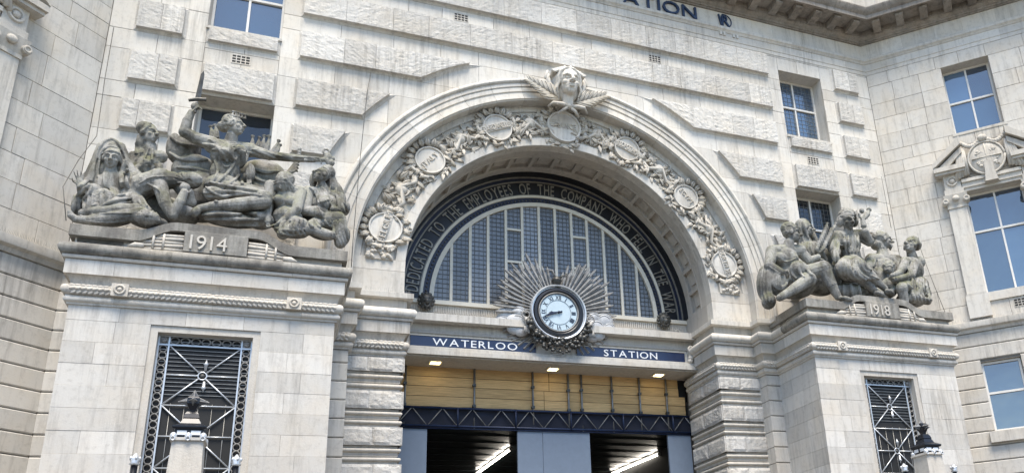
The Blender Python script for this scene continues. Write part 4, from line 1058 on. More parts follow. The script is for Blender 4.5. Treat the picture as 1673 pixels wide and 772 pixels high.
# ---- lamp pillars and railing posts
for sg, lb in ((-1, 'stone pillar with black cap and star lantern before the 1914 pedestal'), (1, 'stone pillar with black cap and star lantern before the 1918 pedestal')):
    cx = sg*7.66; cy = -2.6; t = thing('lamp_pillar', lb, 'lamp', (cx, cy, 0), 'lamp pillars')
    def LP(mb, nm, mt, sm=False): return adopt(mb.build(nm, M[mt], None, sm), t)
    def fr(levels, nm, mt, sm=False):
        b_ = MB(); b_.loft([[(cx+a*w, cy+b*w, z) for a, b in ((-1, -1), (1, -1), (1, 1), (-1, 1))] for z, w in levels]); return LP(b_, nm, mt, sm)
    fr([(0, .42), (.3, .42), (.34, .33), (4.2, .25), (4.78, .225)], 'pillar', 'carved'); fr([(4.78, .225), (4.79, .26), (4.83, .26), (4.84, .23)], 'pillar_top', 'stone')
    fr([(4.84, .205), (4.98, .205)], 'cap_box', 'lampblack'); fr([(4.98, .235), (5.01, .25), (5.03, .25), (5.09, .15), (5.18, .11), (5.19, .12), (5.26, .10), (5.30, .075)], 'cap_roof', 'lampblack')
    for a in (-.10, .10): LP(MB().box(cx+a-.07, cx+a+.07, cy-.212, cy-.203, 4.885, 4.955), 'white_plate', 'white')
    for a in (-.10, .10): LP(MB().box(*sorted((cx-sg*.212, cx-sg*.203)), cy+a-.07, cy+a+.07, 4.885, 4.955), 'white_plate', 'white')
    for ax, ay in ((-.215, -.215), (.215, -.215), (0, -.225), (-.215, .215), (.215, .215)):
        b_ = MB(); b_.ell((cx+ax, cy+ay, 4.86), (.055, .05, .065)); b_.ell((cx+ax, cy+ay-.04, 4.85), (.025,)*3, None, 8, 6); b_.torus((cx+ax, cy+ay-.05, 4.815), .03, .01, 'y', 12, 5); LP(b_, 'lion_mask', 'silver', True)
    # star lantern: faceted body with four glazed points
    b_ = MB(); b_.loft([[(cx+r*math.cos(a*math.pi/2+.785), cy+r*math.sin(a*math.pi/2+.785), z) for a in range(4)] for z, r in ((5.29, .06), (5.34, .07), (5.44, .13), (5.53, .13), (5.56, .1))]); LP(b_, 'lantern_body', 'lampblack')
    def point(tip, base, w):
        tip = Vector(tip); base = Vector(base); d = (tip-base).normalized(); u = d.cross(Vector((0, 1, 0)) if abs(d.y) < .5 else Vector((0, 0, 1))).normalized(); v = d.cross(u)
        rg = [base+u*w, base+v*w, base-u*w, base-v*w]; b_ = MB(); b_.add([tip]+rg, [(0, 1, 2), (0, 2, 3), (0, 3, 4), (0, 4, 1), (4, 3, 2, 1)]); LP(b_, 'glass_point', 'fanglass')
        b_ = MB()
        for q in rg: b_.tube([q, tip], .007, 5)
        for i in range(4): b_.tube([rg[i], rg[(i+1) % 4]], .007, 5)
        LP(b_, 'point_frame', 'pewter')
    zc_ = 5.48
    for d in ((1, 0, 0), (-1, 0, 0), (0, -1, 0), (0, 1, 0)): point((cx+d[0]*.23, cy+d[1]*.23, zc_), (cx+d[0]*.07, cy+d[1]*.07, zc_), .075)
    point((cx, cy, 5.68), (cx, cy, 5.53), .08)
    for ex, nm in ((-.73, ''), (.73, '')):
        px_ = cx+ex; s2 = 'toward the arch' if ex*sg < 0 else 'toward the wing'
        p = thing('railing_post', 'post with silver crown finial on the %s of the %s lamp pillar' % ('arch side' if ex*sg < 0 else 'wing side', 'sword group' if sg < 0 else 'peace group'), 'post', (px_, cy, 0), 'railing posts with crown finials')
        adopt(MB().tube([(px_, cy, 0), (px_, cy, 4.42)], .05, 10).build('post', M['lampblack'], None, True), p)
        b_ = MB(); b_.tube([(px_, cy, 4.42), (px_, cy, 4.44), (px_, cy, 4.47), (px_, cy, 4.51), (px_, cy, 4.56), (px_, cy, 4.62)], [.05, .085, .06, .08, .055, .01], 10)
        for k in range(5): a = 2*math.pi*k/5; b_.ell((px_+.065*math.cos(a), cy+.065*math.sin(a), 4.53), (.025, .025, .035), None, 8, 6)
        adopt(b_.build('crown_finial', M['silver'], None, True), p)

# ---- bird spikes
def spikes(path, z, n, h=.12):
    b_ = MB()
    for (a, b), k in zip(zip(path, path[1:]), n):
        for i in range(k):
            u = (i+.5)/k; x = a[0]+(b[0]-a[0])*u; y = a[1]+(b[1]-a[1])*u; t_ = rk.uniform(-.03, .03); w = .0035
            b_.add([(x-w, y-w, z), (x+w, y-w, z), (x, y+w, z), (x+t_, y+rk.uniform(-.03, .03), z+h)], [(0, 1, 3), (1, 2, 3), (2, 0, 3)])
    return b_
for sg in (-1, 1):
    o = spikes([(sg*(RI-.12), PF-.12), (sg*(RO-.12), PF-.12)], 8.80, [46]).build('bird_spikes', M['galv'], None); tag(o, 'fine bird spikes standing on the impost ledge of the arch', 'bird spikes', 'bird spikes', 'stuff')
    f = wmap(sg); o = spikes([(.1, -.1), (4.4, -.1)], 8.94, [150]).map(f).build('bird_spikes', M['galv'], None); tag(o, 'fine bird spikes standing on the ledge of the angled wing', 'bird spikes', 'bird spikes', 'stuff')

# ---- ground
g = MB().box(-300, 300, -300, 300, -.2, 0).build('ground', M['pave']); tag(g, kind='structure')
st = MB()
for k in range(18): st.box(-5.4, 5.4, -5.2+.33*k, 2.4, .165*k+.003, .165*(k+1)); 
tag(st.build('steps', M['pave']), kind='structure')

# ---- unseen long building added across the road (its reflection and shade are all that reach the picture)
ob = thing('opposite_building', 'unseen long brown stone building added across the road for shade and reflections', 'building', (0, -46, 0))
adopt(MB().box(-70, 70, -58, -46, 0, 11).build('wall', M['opposite'], None), ob); adopt(MB().box(-70.4, 70.4, -58.4, -45.6, 11, 11.6).build('cornice', M['opposite'], None), ob)
for i in range(24):
    for z in (1.5, 6.2):
        x = -66+5.7*i; adopt(MB().box(x-.9, x+.9, -46.02, -45.98, z, z+2.8).build('window', M['glass'], None), ob)
# ================================================================== carved figures
REM = []          # (object, voxel) to be remeshed into one continuous skin
def Rot(yaw=0, pitch=0, roll=0):
    """local frame: x right, y forward, z up; yaw 0 faces out of the wall (-Y), +90 faces +X"""
    base = Matrix(((-1, 0, 0), (0, -1, 0), (0, 0, 1)))     # forward -> -Y, right -> -X (the figure's own right)
    return Matrix.Rotation(R_(yaw), 3, 'Z') @ base @ Matrix.Rotation(R_(pitch), 3, 'X') @ Matrix.Rotation(R_(roll), 3, 'Y')
class Fig(MB):
    def P(s, p): return G(*p) if not isinstance(p, Vector) else p
    def limb(s, pts, rad):
        pts = [s.P(p) for p in pts]
        for i in range(len(pts)-1): s.cap(pts[i], pts[i+1], rad[i], rad[i+1], 12)
        return s
    def blob(s, p, r, rot=None): return s.ell(s.P(p), r, rot)
    def fold(s, pts, rad): 
        pts = [s.P(p) for p in pts]; P2 = []; n = len(pts)
        for i in range(n-1):
            for k in range(3): P2.append(pts[i].lerp(pts[i+1], k/3))
        P2.append(pts[-1])
        for _ in range(2): P2 = [P2[0]]+[(P2[i-1]+P2[i]*2+P2[i+1])/4 for i in range(1, len(P2)-1)]+[P2[-1]]
        m_ = len(P2); rr = []
        for i in range(m_):
            u = i/(m_-1)*(len(rad)-1) if hasattr(rad, '__len__') else 0
            rr.append(rad if not hasattr(rad, '__len__') else rad[int(min(u, len(rad)-1.001))]*(1-u % 1)+rad[min(int(u)+1, len(rad)-1)]*(u % 1))
        s.tube(P2, rr, 7); return s
    def folds(s, A, B, n, r, out=.05, mid=None):
        """n ridges running from line A to line B"""
        A = [s.P(p) for p in A]; B = [s.P(p) for p in B]; C = [s.P(p) for p in mid] if mid else None
        def at(L_, u):
            t = u*(len(L_)-1); i = min(int(t), len(L_)-2); return L_[i].lerp(L_[i+1], t-i)
        out = out*.45; rows_ = []
        for i in range(n):
            u = i/(n-1) if n > 1 else .5; a = at(A, u); b = at(B, u); m_ = at(C, u) if C else (a+b)/2
            m_ = m_+Vector((0, -out, 0)); s.fold([a, m_, b], [r*.75, r*(1.05+.22*((i*7) % 3-1)), r*.8])
            rows_.append([a.lerp(m_, k/3) for k in range(3)]+[m_.lerp(b, k/3) for k in range(4)])
        if n > 1:       # cloth between the ridges, so that no gap is left
            W_ = 7; o = len(s.v); dv = Vector((0, .11, 0)); e_ = Vector((0, r*.55, 0))
            for rw in rows_: s.v += [tuple(q+e_) for q in rw]
            for rw in rows_: s.v += [tuple(q+dv) for q in rw]
            H = n*W_; F_ = []
            for i in range(n-1):
                for j in range(W_-1):
                    q = o+i*W_+j; F_ += [(q, q+1, q+W_+1, q+W_), (q+H, q+H+W_, q+H+W_+1, q+H+1)]
            rim = [i*W_ for i in range(n)]+[(n-1)*W_+j for j in range(1, W_)]+[i*W_+W_-1 for i in range(n-2, -1, -1)]+[j for j in range(W_-2, 0, -1)]
            for k in range(len(rim)): a_, b_ = o+rim[k], o+rim[(k+1) % len(rim)]; F_.append((a_, b_, b_+H, a_+H))
            s.f += F_
        return s
    def head(s, p, r, yaw=0, pitch=0, roll=0, hair='short', beard=False):
        c = s.P(p); m_ = Rot(yaw, pitch, roll)
        def T(x, y, z): return c+m_ @ Vector((x*r, y*r, z*r))
        def E(x, y, z, a, b, d): s.ell(T(x, y, z), (a*r, b*r, d*r), m_)
        E(0, -.20, .20, .74, .86, .80); E(0, .14, -.40, .54, .58, .64); E(0, .44, -.84, .24, .22, .20); E(0, .30, -.66, .42, .40, .30)
        s.cap(T(0, .76, .12), T(0, 1.0, -.26), .075*r, .15*r, 8); E(.13, .82, -.30, .1, .12, .09); E(-.13, .82, -.30, .1, .12, .09)
        s.tube([T(-.52, .42, .20), T(-.28, .64, .25), T(-.08, .68, .17), T(.08, .68, .17), T(.28, .64, .25), T(.52, .42, .20)], [.06*r, .09*r, .08*r, .08*r, .09*r, .06*r], 7)
        for e in (-1, 1):
            E(e*.26, .55, .02, .13, .09, .075); E(e*.37, .44, -.28, .20, .2, .19); E(e*.73, -.08, -.10, .09, .2, .26)
        s.cap(T(-.15, .76, -.50), T(.15, .76, -.50), .06*r, .06*r, 7); s.cap(T(-.12, .74, -.62), T(.12, .74, -.62), .07*r, .07*r, 7)
        if hair in ('short', 'waves', 'long', 'crown'):
            for k in range(-3, 4):
                a = k*.21
                s.tube([T(a*.9, .33-abs(a)*.35, .74-abs(a)*.12), T(a*1.0, .05, .92-abs(a)*.35), T(a*1.05, -.45, .90-abs(a)*.35), T(a*1.02, -.95, .30), T(a, -.85, -.30)], [.07*r, .11*r, .13*r, .14*r, .11*r], 7)
            for e in (-1, 1):
                for k in range(3): s.tube([T(e*.42, .36-.2*k, .62), T(e*.68, .18-.25*k, .32), T(e*.74, .0-.28*k, -.10), T(e*.66, -.15-.28*k, -.42)], [.07*r, .10*r, .11*r, .07*r], 7)
        if hair == 'waves':
            for k in range(9):
                z = .75-.2*k; s.tube([T(.35*math.sin(k), -.4, z), T(.5*math.sin(k*2.1), -1.0, z-.1), T(.55*math.sin(k*1.7), -1.45-.1*(k % 3), z+.12*math.sin(k)), T(.4*math.sin(k), -1.85, z-.05)], [.16*r, .18*r, .15*r, .05*r], 7)
        if hair == 'long':
            for e in (-1, 1):
                for k in range(5): s.tube([T(e*.6, .1-.22*k, .4), T(e*.85, -.1-.2*k, -.3), T(e*.82, -.15-.2*k, -1.0), T(e*.75, -.1-.2*k, -1.6)], [.13*r, .19*r, .18*r, .12*r], 7)
        if hair == 'crown':
            for k in range(7):
                a = R_(-78+26*k); s.tube([T(.70*math.sin(a), .72*math.cos(a)-.1, .55), T(.82*math.sin(a), .82*math.cos(a)-.1, 1.05)], [.12*r, .05*r], 6)
            s.tube([T(.78*math.sin(R_(a)), .82*math.cos(R_(a))-.08, .52) for a in range(-100, 101, 25)], .10*r, 7)
        if hair == 'hood':
            E(0, -.34, .16, .90, .82, .96); E(0, -.40, -.55, .98, .66, .85)
            for k in range(-3, 4):
                a = R_(k*24)
                s.tube([T(.88*math.sin(a), .34-.1*abs(k)/3, .50+.38*math.cos(a)), T(.98*math.sin(a), -.05, .52+.50*math.cos(a)), T(.98*math.sin(a), -.6, .45+.45*math.cos(a)), T(.8*math.sin(a), -1.0, -.1)], [.09*r, .17*r, .2*r, .22*r], 8)
            for e in (-1, 1):
                for k in range(4): s.tube([T(e*.66, .34-.28*k, .60), T(e*.86, .26-.28*k, .05), T(e*.90, .20-.25*k, -.6), T(e*1.1, .2-.2*k, -1.4)], [.10*r, .14*r, .16*r, .2*r], 8)
            s.tube([T(-.66, .30, .45), T(-.4, .46, .68), T(0, .52, .78), T(.4, .46, .68), T(.66, .30, .45)], .08*r, 7)
        if beard:
            for k in range(-2, 3): s.tube([T(k*.18, .52, -.62), T(k*.16, .62, -.95), T(k*.1, .58, -1.22)], [.14*r, .16*r, .06*r], 7)
        return s
    def hand(s, w, d, n, L=.22, curl=.3, spread=.18):
        """wrist point, finger direction, palm normal"""
        w = s.P(w); d = Vector(d).normalized(); n = Vector(n); n = (n-d*n.dot(d)).normalized(); x = d.cross(n)
        pl = L*.48
        m_ = Matrix((x, d, n)).transposed(); s.ell(w+d*pl*.55, (L*.21, pl*.62, L*.10), m_)
        for i, k in enumerate((-1.5, -.5, .5, 1.5)):
            ln = L*(.50, .57, .54, .44)[i]; b0 = w+d*pl*.98+x*k*L*.105; dd = (d+x*k*spread*.5).normalized()
            p1 = b0+dd*ln*.42+n*ln*curl*.15; p2 = p1+(dd*(1-curl)+n*curl).normalized()*ln*.33; p3 = p2+(dd*(1-1.6*curl)+n*1.6*curl).normalized()*ln*.27
            r_ = L*.047; s.cap(b0, p1, r_*1.1, r_, 7); s.cap(p1, p2, r_, r_*.9, 7); s.cap(p2, p3, r_*.9, r_*.7, 7)
        b0 = w+d*pl*.25-x*L*.16; p1 = b0+(d*.6-x*.8).normalized()*L*.26; p2 = p1+(d*.9-x*.2+n*.2).normalized()*L*.22
        s.cap(b0, p1, L*.065, L*.055, 7); s.cap(p1, p2, L*.055, L*.04, 7)
        return s
    def done(s, name, label, parent, mat='statue', vox=.0125):
        o = s.build(name, M[mat], None, True, recalc=False); adopt(o, parent)
        if label: o['label'] = label
        REM.append((o, vox)); return o

def slab(cx, sg):
    """group base: moulded slab rising over the date tablet"""
    b = MB(); lo = []; hi = []
    for i in range(0, 49):
        u = -2.32+4.64*i/48; a = abs(u); k = min(1, max(0, (1.30-a)/.62)); k = k*k*(3-2*k)
        lo.append((cx+u, 8.565+.275*k)); hi.append((cx+u, 8.775+.23*k))
    b.prism(lo+hi[::-1], PYF-.17, -.12)
    return b
def group_base(cx, year, root):
    adopt(slab(cx, 1).build('base_slab', M['dirty'], None), root)
    adopt(MB().box(cx-2.2, cx+2.2, PYF-.06, -.12, 8.43, 8.60).build('base_course', M['carved'], None), root)
    tb = adopt(MB().block(cx-.53, cx+.53, PYF-.20, PYF+.1, 8.435, 8.85, .01).build('date_tablet', M['dirty'], None), root)
    x = cx-.43
    for c in year:
        w = GL[c][3]*.29*.95
        if c == '1': w = .10
        mb = MB(); glyph(mb, c, .29, .95, .035, lambda u, v, d, x=x: (x+u, PYF-.2-d, 8.49+v)); o = mb.build('numeral', M['carved'], None); o.parent = tb
        x += GL[c][3]*.29*.95+.07
    for e in (-1, 1):       # bundles of rods either side of the tablet
        b = MB()
        for k in range(5):
            z = 8.47+.068*k; L_ = .78-.09*abs(k-1.5)
            b.tube([(cx+e*.54, PYF-.12-.02*(k % 2), z), (cx+e*(.54+L_*.55), PYF-.12, z-.008), (cx+e*(.54+L_), PYF-.10, z-.02)], [.036, .036, .03], 7)
        for q in (.86, 1.02): b.tube([(cx+e*q, PYF-.16, 8.44), (cx+e*q, PYF-.17, 8.6), (cx+e*q, PYF-.14, 8.76)], .022, 6)
        b.tube([(cx+e*1.16, PYF-.12, 8.5), (cx+e*1.30, PYF-.12, 8.49), (cx+e*1.42, PYF-.12, 8.47)], [.05, .065, .01], 8)
        adopt(b.build('rod_bundle', M['carved'], None, True), root)

# ---------------------------------------------------------------- 1914
from mathutils.bvhtree import BVHTree
class Sc(Fig):
    """figure laid out on the photograph's pixels; radii in pixels, folds are laid onto the body by ray casting"""
    def __init__(s, k): super().__init__(); s.k = k; s.tree = None
    def L(s, *a):
        """limb: (px, py, y, r) ..."""
        P_ = [G(*q[:3]) for q in a]
        for i in range(len(P_)-1): s.cap(P_[i], P_[i+1], a[i][3]*s.k, a[i+1][3]*s.k, 12)
        return s
    def B(s, px, py, y, rx, rz, ry, ang=0):
        s.ell(G(px, py, y), (rx*s.k, ry*s.k, rz*s.k), Matrix.Rotation(R_(ang), 3, 'Y')); return s
    def H(s, px, py, y, r, *a, **kw): s.head((px, py, y), r*s.k, *a, **kw); return s
    def bake(s): s.tree = BVHTree.FromPolygons([Vector(v) for v in s.v], s.f); return s
    def hit(s, px, py):
        d = ray(px, py).normalized(); h = s.tree.ray_cast(CAM, d); return h[0]
    def C(s, pts, r, step=3., lift=.7):
        """one carved ridge through pixel points"""
        P2 = []
        n = len(pts)
        for i in range(n-1):
            p0 = pts[max(i-1, 0)]; p1 = pts[i]; p2 = pts[i+1]; p3 = pts[min(i+2, n-1)]; m_ = max(2, int(math.hypot(p2[0]-p1[0], p2[1]-p1[1])/step))
            for j in range(m_+(i == n-2)):
                t = j/m_; t2 = t*t; t3 = t2*t
                P2.append([.5*(2*p1[c]+(p2[c]-p0[c])*t+(2*p0[c]-5*p1[c]+4*p2[c]-p3[c])*t2+(3*p1[c]-p0[c]-3*p2[c]+p3[c])*t3) for c in (0, 1)])
        run = []
        def flush():
            if len(run) > 2:
                q = run[:]
                for _ in range(2): q = [q[0]]+[(q[i-1]+q[i]*2+q[i+1])/4 for i in range(1, len(q)-1)]+[q[-1]]
                m_ = len(q); s.tube([v+Vector((0, -r*s.k*lift, 0)) for v in q], [r*s.k*(.45+.55*math.sin(math.pi*(i+.6)/(m_+.2))) for i in range(m_)], 7)
            run.clear()
        for p in P2:
            h = s.hit(*p)
            if h is None: flush(); continue
            if run and (h-run[-1]).length > .28: flush()
            run.append(h)
        flush(); return s
    def D(s, A, B_, n, r, bow=0, jit=.12):
        """n ridges fanned between the pixel lines A and B"""
        def at(L_, u):
            t = u*(len(L_)-1); i = min(int(t), len(L_)-2); f_ = t-i; return (L_[i][0]*(1-f_)+L_[i+1][0]*f_, L_[i][1]*(1-f_)+L_[i+1][1]*f_)
        n = max(3, round(n*.8)); r = r*1.45
        for i in range(n):
            u = i/(n-1) if n > 1 else .5; ua = min(1, max(0, u+rs.uniform(-jit, jit)/n)); a_ = at(A, ua); b_ = at(B_, u); dx, dy = b_[0]-a_[0], b_[1]-a_[1]
            m_ = ((a_[0]+b_[0])/2-dy*bow, (a_[1]+b_[1])/2+dx*bow); s.C([a_, m_, b_], r*rs.uniform(.75, 1.25))
        return s
    def hair(s, cx, cy, rx, ry, a0, a1, n, r, ln=.5):
        """locks radiating over a head from (cx, cy)"""
        for i in range(n):
            a = R_(a0+(a1-a0)*i/(n-1)); c, s_ = math.cos(a), math.sin(a); w = rs.uniform(-.25, .25)
            s.C([(cx+rx*(1-ln)*c, cy-ry*(1-ln)*s_), (cx+rx*(1-ln*.4)*math.cos(a+w), cy-ry*(1-ln*.4)*math.sin(a+w)), (cx+rx*.98*c, cy-ry*.98*s_)], r)
        return s
rs = random.Random(3)
W1914 = thing('sculpture_group', 'weathered stone war sculpture group with raised sword above the 1914 tablet', 'sculpture', (-7.66, -1.0, 8.77))
group_base(-7.66, '1914', W1914)
K = .0103
f = Sc(K)      # rock and hanging cloth behind
f.B(170, 345, -1.1, 52, 26, 40).B(250, 345, -.95, 55, 34, 42).B(330, 320, -.85, 60, 55, 40).B(400, 318, -.85, 55, 45, 38).B(470, 345, -.95, 55, 42, 40).B(530, 365, -1.0, 42, 34, 40)
f.B(301, 246, -.78, 30, 34, 26, 20).B(284, 240, -.8, 14, 30, 20).B(318, 280, -.8, 42, 36, 30).B(430, 285, -.72, 45, 32, 26).B(372, 358, -1.62, 54, 14, 22, 4).B(425, 360, -1.5, 26, 16, 26).B(300, 352, -1.45, 28, 18, 26).B(535, 320, -.8, 34, 40, 25)
f.bake(); f.C([(278, 224), (296, 236), (330, 240)], 4); f.C([(276, 250), (300, 262), (340, 262)], 4); f.C([(288, 274), (318, 276), (346, 282)], 3.4); f.C([(408, 272), (430, 282), (456, 280)], 4); f.C([(408, 288), (430, 298), (452, 296)], 4); f.D([(330, 352), (340, 366)], [(420, 350), (425, 370)], 4, 3)
for k in range(8): x0, y0 = 462+2*k, 290-2*k; f.fold([(x0, y0, -.95), (x0+13, y0-9-2*k*.6, -1.02), (x0+24-1.5*k, y0-12-3*k, -1.02)], [.04, .05, .012])
for (x, y, x2, y2) in ((409, 248, 413, 222), (417, 248, 424, 224), (425, 250, 432, 221), (433, 252, 440, 222), (440, 256, 456, 229), (446, 256, 458, 236), (346, 226, 344, 206), (354, 226, 351, 204)): f.fold([(x, y, -.8), ((x+x2)/2+1.5, (y+y2)/2, -.82), (x2, y2, -.8)], [.06, .05, .01])
f.done('drapery_and_rock', None, W1914)
f = Sc(K)      # hooded woman with raised palms
f.H(182.5, 258, -1.50, 19.5, 4, -16, 0, 'none'); f.B(180, 250, -1.28, 24, 27, 20).B(180, 280, -1.2, 28, 26, 20); f.L((166, 240, -1.34, 9), (158, 268, -1.3, 12), (146, 298, -1.3, 14)); f.L((197, 240, -1.34, 9), (206, 268, -1.3, 12), (218, 296, -1.28, 14)); f.B(182, 300, -1.3, 26, 20, 18).B(182, 308, -1.25, 30, 32, 26).B(176, 335, -1.3, 44, 24, 34).B(212, 290, -1.15, 22, 22, 22, 40).B(150, 292, -1.2, 16, 26, 18, 30).B(128, 336, -1.3, 11, 26, 18)
f.L((181, 272, -1.42, 9), (181, 292, -1.38, 16)); f.L((152, 296, -1.3, 12), (136, 318, -1.45, 10), (132, 304, -1.6, 7)); f.hand((131.5, 304, -1.62), (-.22, -.12, 1), (.35, -1, .1), .29, .12, .35)
f.L((208, 296, -1.3, 12), (214, 312, -1.48, 10), (206, 300, -1.58, 7)); f.hand((206, 301, -1.6), (-.02, -.12, 1), (-.5, -1, .1), .27, .2, .2)
f.L((175, 335, -1.3, 20), (153, 311, -1.62, 13), (150, 350, -1.62, 12)); f.L((190, 335, -1.3, 18), (170, 318, -1.66, 12), (176, 350, -1.66, 12))
f.bake(); f.C([(150, 296), (156, 262), (165, 238), (181, 228), (197, 238), (207, 262), (216, 292)], 3.2); f.C([(160, 290), (163, 262), (169, 244), (181, 236), (193, 244), (199, 262), (204, 286)], 2.4); f.C([(168, 246), (181, 240), (196, 246)], 3); f.C([(168, 251), (181, 246), (196, 251)], 2)
f.D([(205, 262), (214, 284), (230, 280)], [(204, 318), (222, 318), (236, 300)], 6, 3, .1); f.D([(155, 268), (150, 290)], [(120, 312), (134, 330)], 4, 3, -.15); f.D([(122, 318), (138, 322)], [(120, 356), (140, 356)], 4, 3)
f.D([(170, 282), (193, 282)], [(178, 330), (200, 322)], 7, 1.9, .05); f.D([(145, 318), (165, 316)], [(142, 352), (166, 352)], 5, 2); f.D([(172, 318), (196, 312)], [(172, 348), (200, 340)], 5, 2, .1)
f.done('figure', 'hooded woman with both palms raised', W1914)
f = Sc(K)      # gaunt long haired man
f.H(245, 219, -1.02, 20, 48, 2, 0, 'none'); f.B(240, 212, -.92, 20, 15, 18, 20).B(231, 234, -.88, 10, 20, 16); f.L((246, 238, -.98, 11), (245, 252, -.95, 15)); f.L((221, 258, -.95, 14), (262, 256, -.95, 13)); f.B(240, 278, -.95, 29, 30, 22)
f.L((221, 258, -.97, 13), (216, 284, -1.08, 11), (240, 266, -1.2, 8)); f.hand((239, 265, -1.2), (.95, -.12, .35), (-.1, 1, .2), .27, .12, .2)
f.bake(); f.D([(252, 203), (228, 214)], [(236, 208), (224, 240)], 7, 1.6, .2); f.D([(226, 222), (236, 226)], [(222, 252), (233, 250)], 5, 2); f.D([(236, 240), (250, 244)], [(222, 262), (248, 262)], 3, 1.6); f.D([(218, 272), (262, 268)], [(216, 300), (266, 298)], 6, 2.6, .1)
f.done('figure', 'gaunt long haired man with hand on chest', W1914)
f = Sc(K)      # crouching man burying his face
f.L((212, 322, -1.4, 20), (234, 304, -1.48, 24), (262, 294, -1.55, 23), (282, 294, -1.58, 16)); f.B(218, 322, -1.42, 22, 20, 22); f.B(312, 295, -1.62, 20, 16, 18, -15).B(300, 292, -1.6, 14, 13, 14)
f.L((262, 304, -1.66, 14), (270, 332, -1.78, 11.5), (282, 352, -1.8, 10)); f.L((282, 352, -1.8, 10), (294, 330, -1.84, 9.5), (301, 314, -1.84, 7)); f.hand((300, 317, -1.84), (.15, -.15, 1), (.2, .95, .1), .27, .85, .05); f.B(302, 306, -1.82, 9, 9, 8)
f.L((286, 296, -1.5, 13), (312, 330, -1.55, 10), (310, 314, -1.66, 7)); f.L((216, 326, -1.5, 18), (186, 336, -1.68, 14), (136, 348, -1.66, 8)); f.L((220, 330, -1.55, 17), (236, 344, -1.74, 12))
f.bake(); f.hair(308, 298, 26, 19, -20, 190, 18, 2.1, .75); f.hair(318, 300, 18, 13, -90, 60, 12, 1.8, .8); f.D([(205, 318), (232, 330)], [(150, 338), (160, 350)], 4, 2.2, .08); f.D([(216, 318), (238, 322)], [(222, 336), (250, 338)], 5, 2.2); f.C([(240, 300), (262, 312), (262, 326)], 2); f.C([(228, 300), (246, 290), (270, 288)], 1.6)
f.done('figure', 'crouching bare backed man hiding his face in his hand', W1914)
f = Sc(K)      # fallen man along the edge
f.L((124, 358, -1.76, 7), (150, 360, -1.8, 10), (190, 356, -1.82, 13), (228, 350, -1.82, 14)); f.L((150, 346, -1.74, 9), (190, 344, -1.76, 13), (228, 344, -1.74, 15)); f.L((124, 358, -1.76, 7), (116, 352, -1.8, 6), (114, 346, -1.82, 4)); f.B(242, 357, -1.9, 20, 15, 18); f.B(262, 364, -1.85, 12, 8, 12)
f.bake(); f.hair(242, 357, 21, 16, 0, 345, 26, 2.4, .7); f.hair(240, 355, 13, 10, 20, 330, 14, 2.2, .8); f.C([(130, 352), (170, 349), (215, 348)], 1.8); f.C([(140, 362), (180, 364), (216, 360)], 1.6)
f.done('figure', 'fallen man lying face down with his head over the edge', W1914)
f = Sc(K)      # warrior woman with the sword
f.H(386, 206, -1.36, 19.5, 58, 4, 0, 'none'); f.B(378, 200, -1.28, 19, 16, 17, 25).B(366, 207, -1.22, 13, 11, 13); f.L((379, 222, -1.3, 11), (376, 238, -1.22, 16)); f.L((347, 238, -1.22, 16), (408, 245, -1.18, 15)); f.B(374, 256, -1.22, 34, 30, 24).B(369, 250, -1.42, 13, 12, 12).B(393, 246, -1.4, 12, 11, 11).B(368, 282, -1.2, 28, 30, 22, 8).B(364, 305, -1.28, 34, 24, 28)
f.L((345, 234, -1.22, 15), (320, 226, -1.3, 12.5), (302, 216, -1.34, 11.5)); f.L((302, 216, -1.34, 11.5), (306, 198, -1.38, 9.5), (313, 184, -1.4, 7)); f.hand((313, 186, -1.41), (.5, -.25, 1), (.85, .3, -.4), .27, .95, 0); f.B(319, 174, -1.42, 8, 8, 7)
f.L((408, 245, -1.18, 14), (440, 254, -1.22, 10), (478, 258, -1.28, 8.5)); f.L((478, 258, -1.28, 8.5), (512, 261, -1.32, 6)); f.hand((510, 261, -1.32), (1, -.15, .02), (.0, .4, -1), .25, .8, .05)
f.L((370, 312, -1.38, 24), (430, 324, -1.72, 17)); f.L((431, 330, -1.74, 15), (390, 334, -1.8, 14), (345, 337, -1.8, 9), (326, 340, -1.8, 7)); f.B(320, 346, -1.82, 8, 11, 9, 20); f.L((385, 312, -1.3, 22), (440, 320, -1.45, 15), (434, 352, -1.5, 10)); f.B(352, 318, -1.55, 24, 14, 18, 10).B(408, 285, -1.25, 10, 24, 10)
f.bake()
f.D([(340, 228), (362, 232)], [(362, 262), (380, 258)], 7, 2.6, -.22); f.D([(330, 236), (346, 246)], [(372, 266), (384, 262)], 4, 2.4, -.2); f.C([(350, 262), (356, 280), (346, 300)], 3); f.C([(388, 256), (378, 276), (352, 302)], 3); f.C([(402, 262), (394, 284), (366, 308)], 3.2); f.C([(362, 264), (368, 274), (384, 266)], 2.4); f.D([(396, 246), (414, 250)], [(396, 302), (414, 300)], 6, 2.5, .03); f.D([(412, 244), (425, 250)], [(460, 256), (440, 262)], 4, 2)
f.C([(342, 298), (370, 304), (420, 312)], 3.6); f.C([(336, 306), (352, 318), (372, 324)], 3.4); f.C([(350, 312), (384, 314), (426, 320)], 3.2); f.C([(332, 314), (340, 326), (356, 330)], 3); f.C([(330, 322), (360, 322), (395, 318), (425, 316)], 3); f.C([(334, 316), (365, 314), (400, 311)], 2.4)
f.hair(384, 204, 22, 19, 95, 235, 16, 2, .6); f.hair(372, 206, 20, 13, 120, 260, 14, 1.9, .7); f.C([(372, 190), (386, 187), (400, 194)], 2.6)
for k in range(5): f.C([(362+3*k, 224+3*k), (378, 234+3.2*k), (396-1.5*k, 230+3*k)], 1.5)
for k in range(5): f.fold([(380+5*k, 190+k*1.2, -1.46+.02*k), (380.5+5.3*k, 181+k*1.6, -1.46+.02*k)], [.03, .008])
f.done('figure', 'crowned warrior woman raising a sword with arm outstretched', W1914)
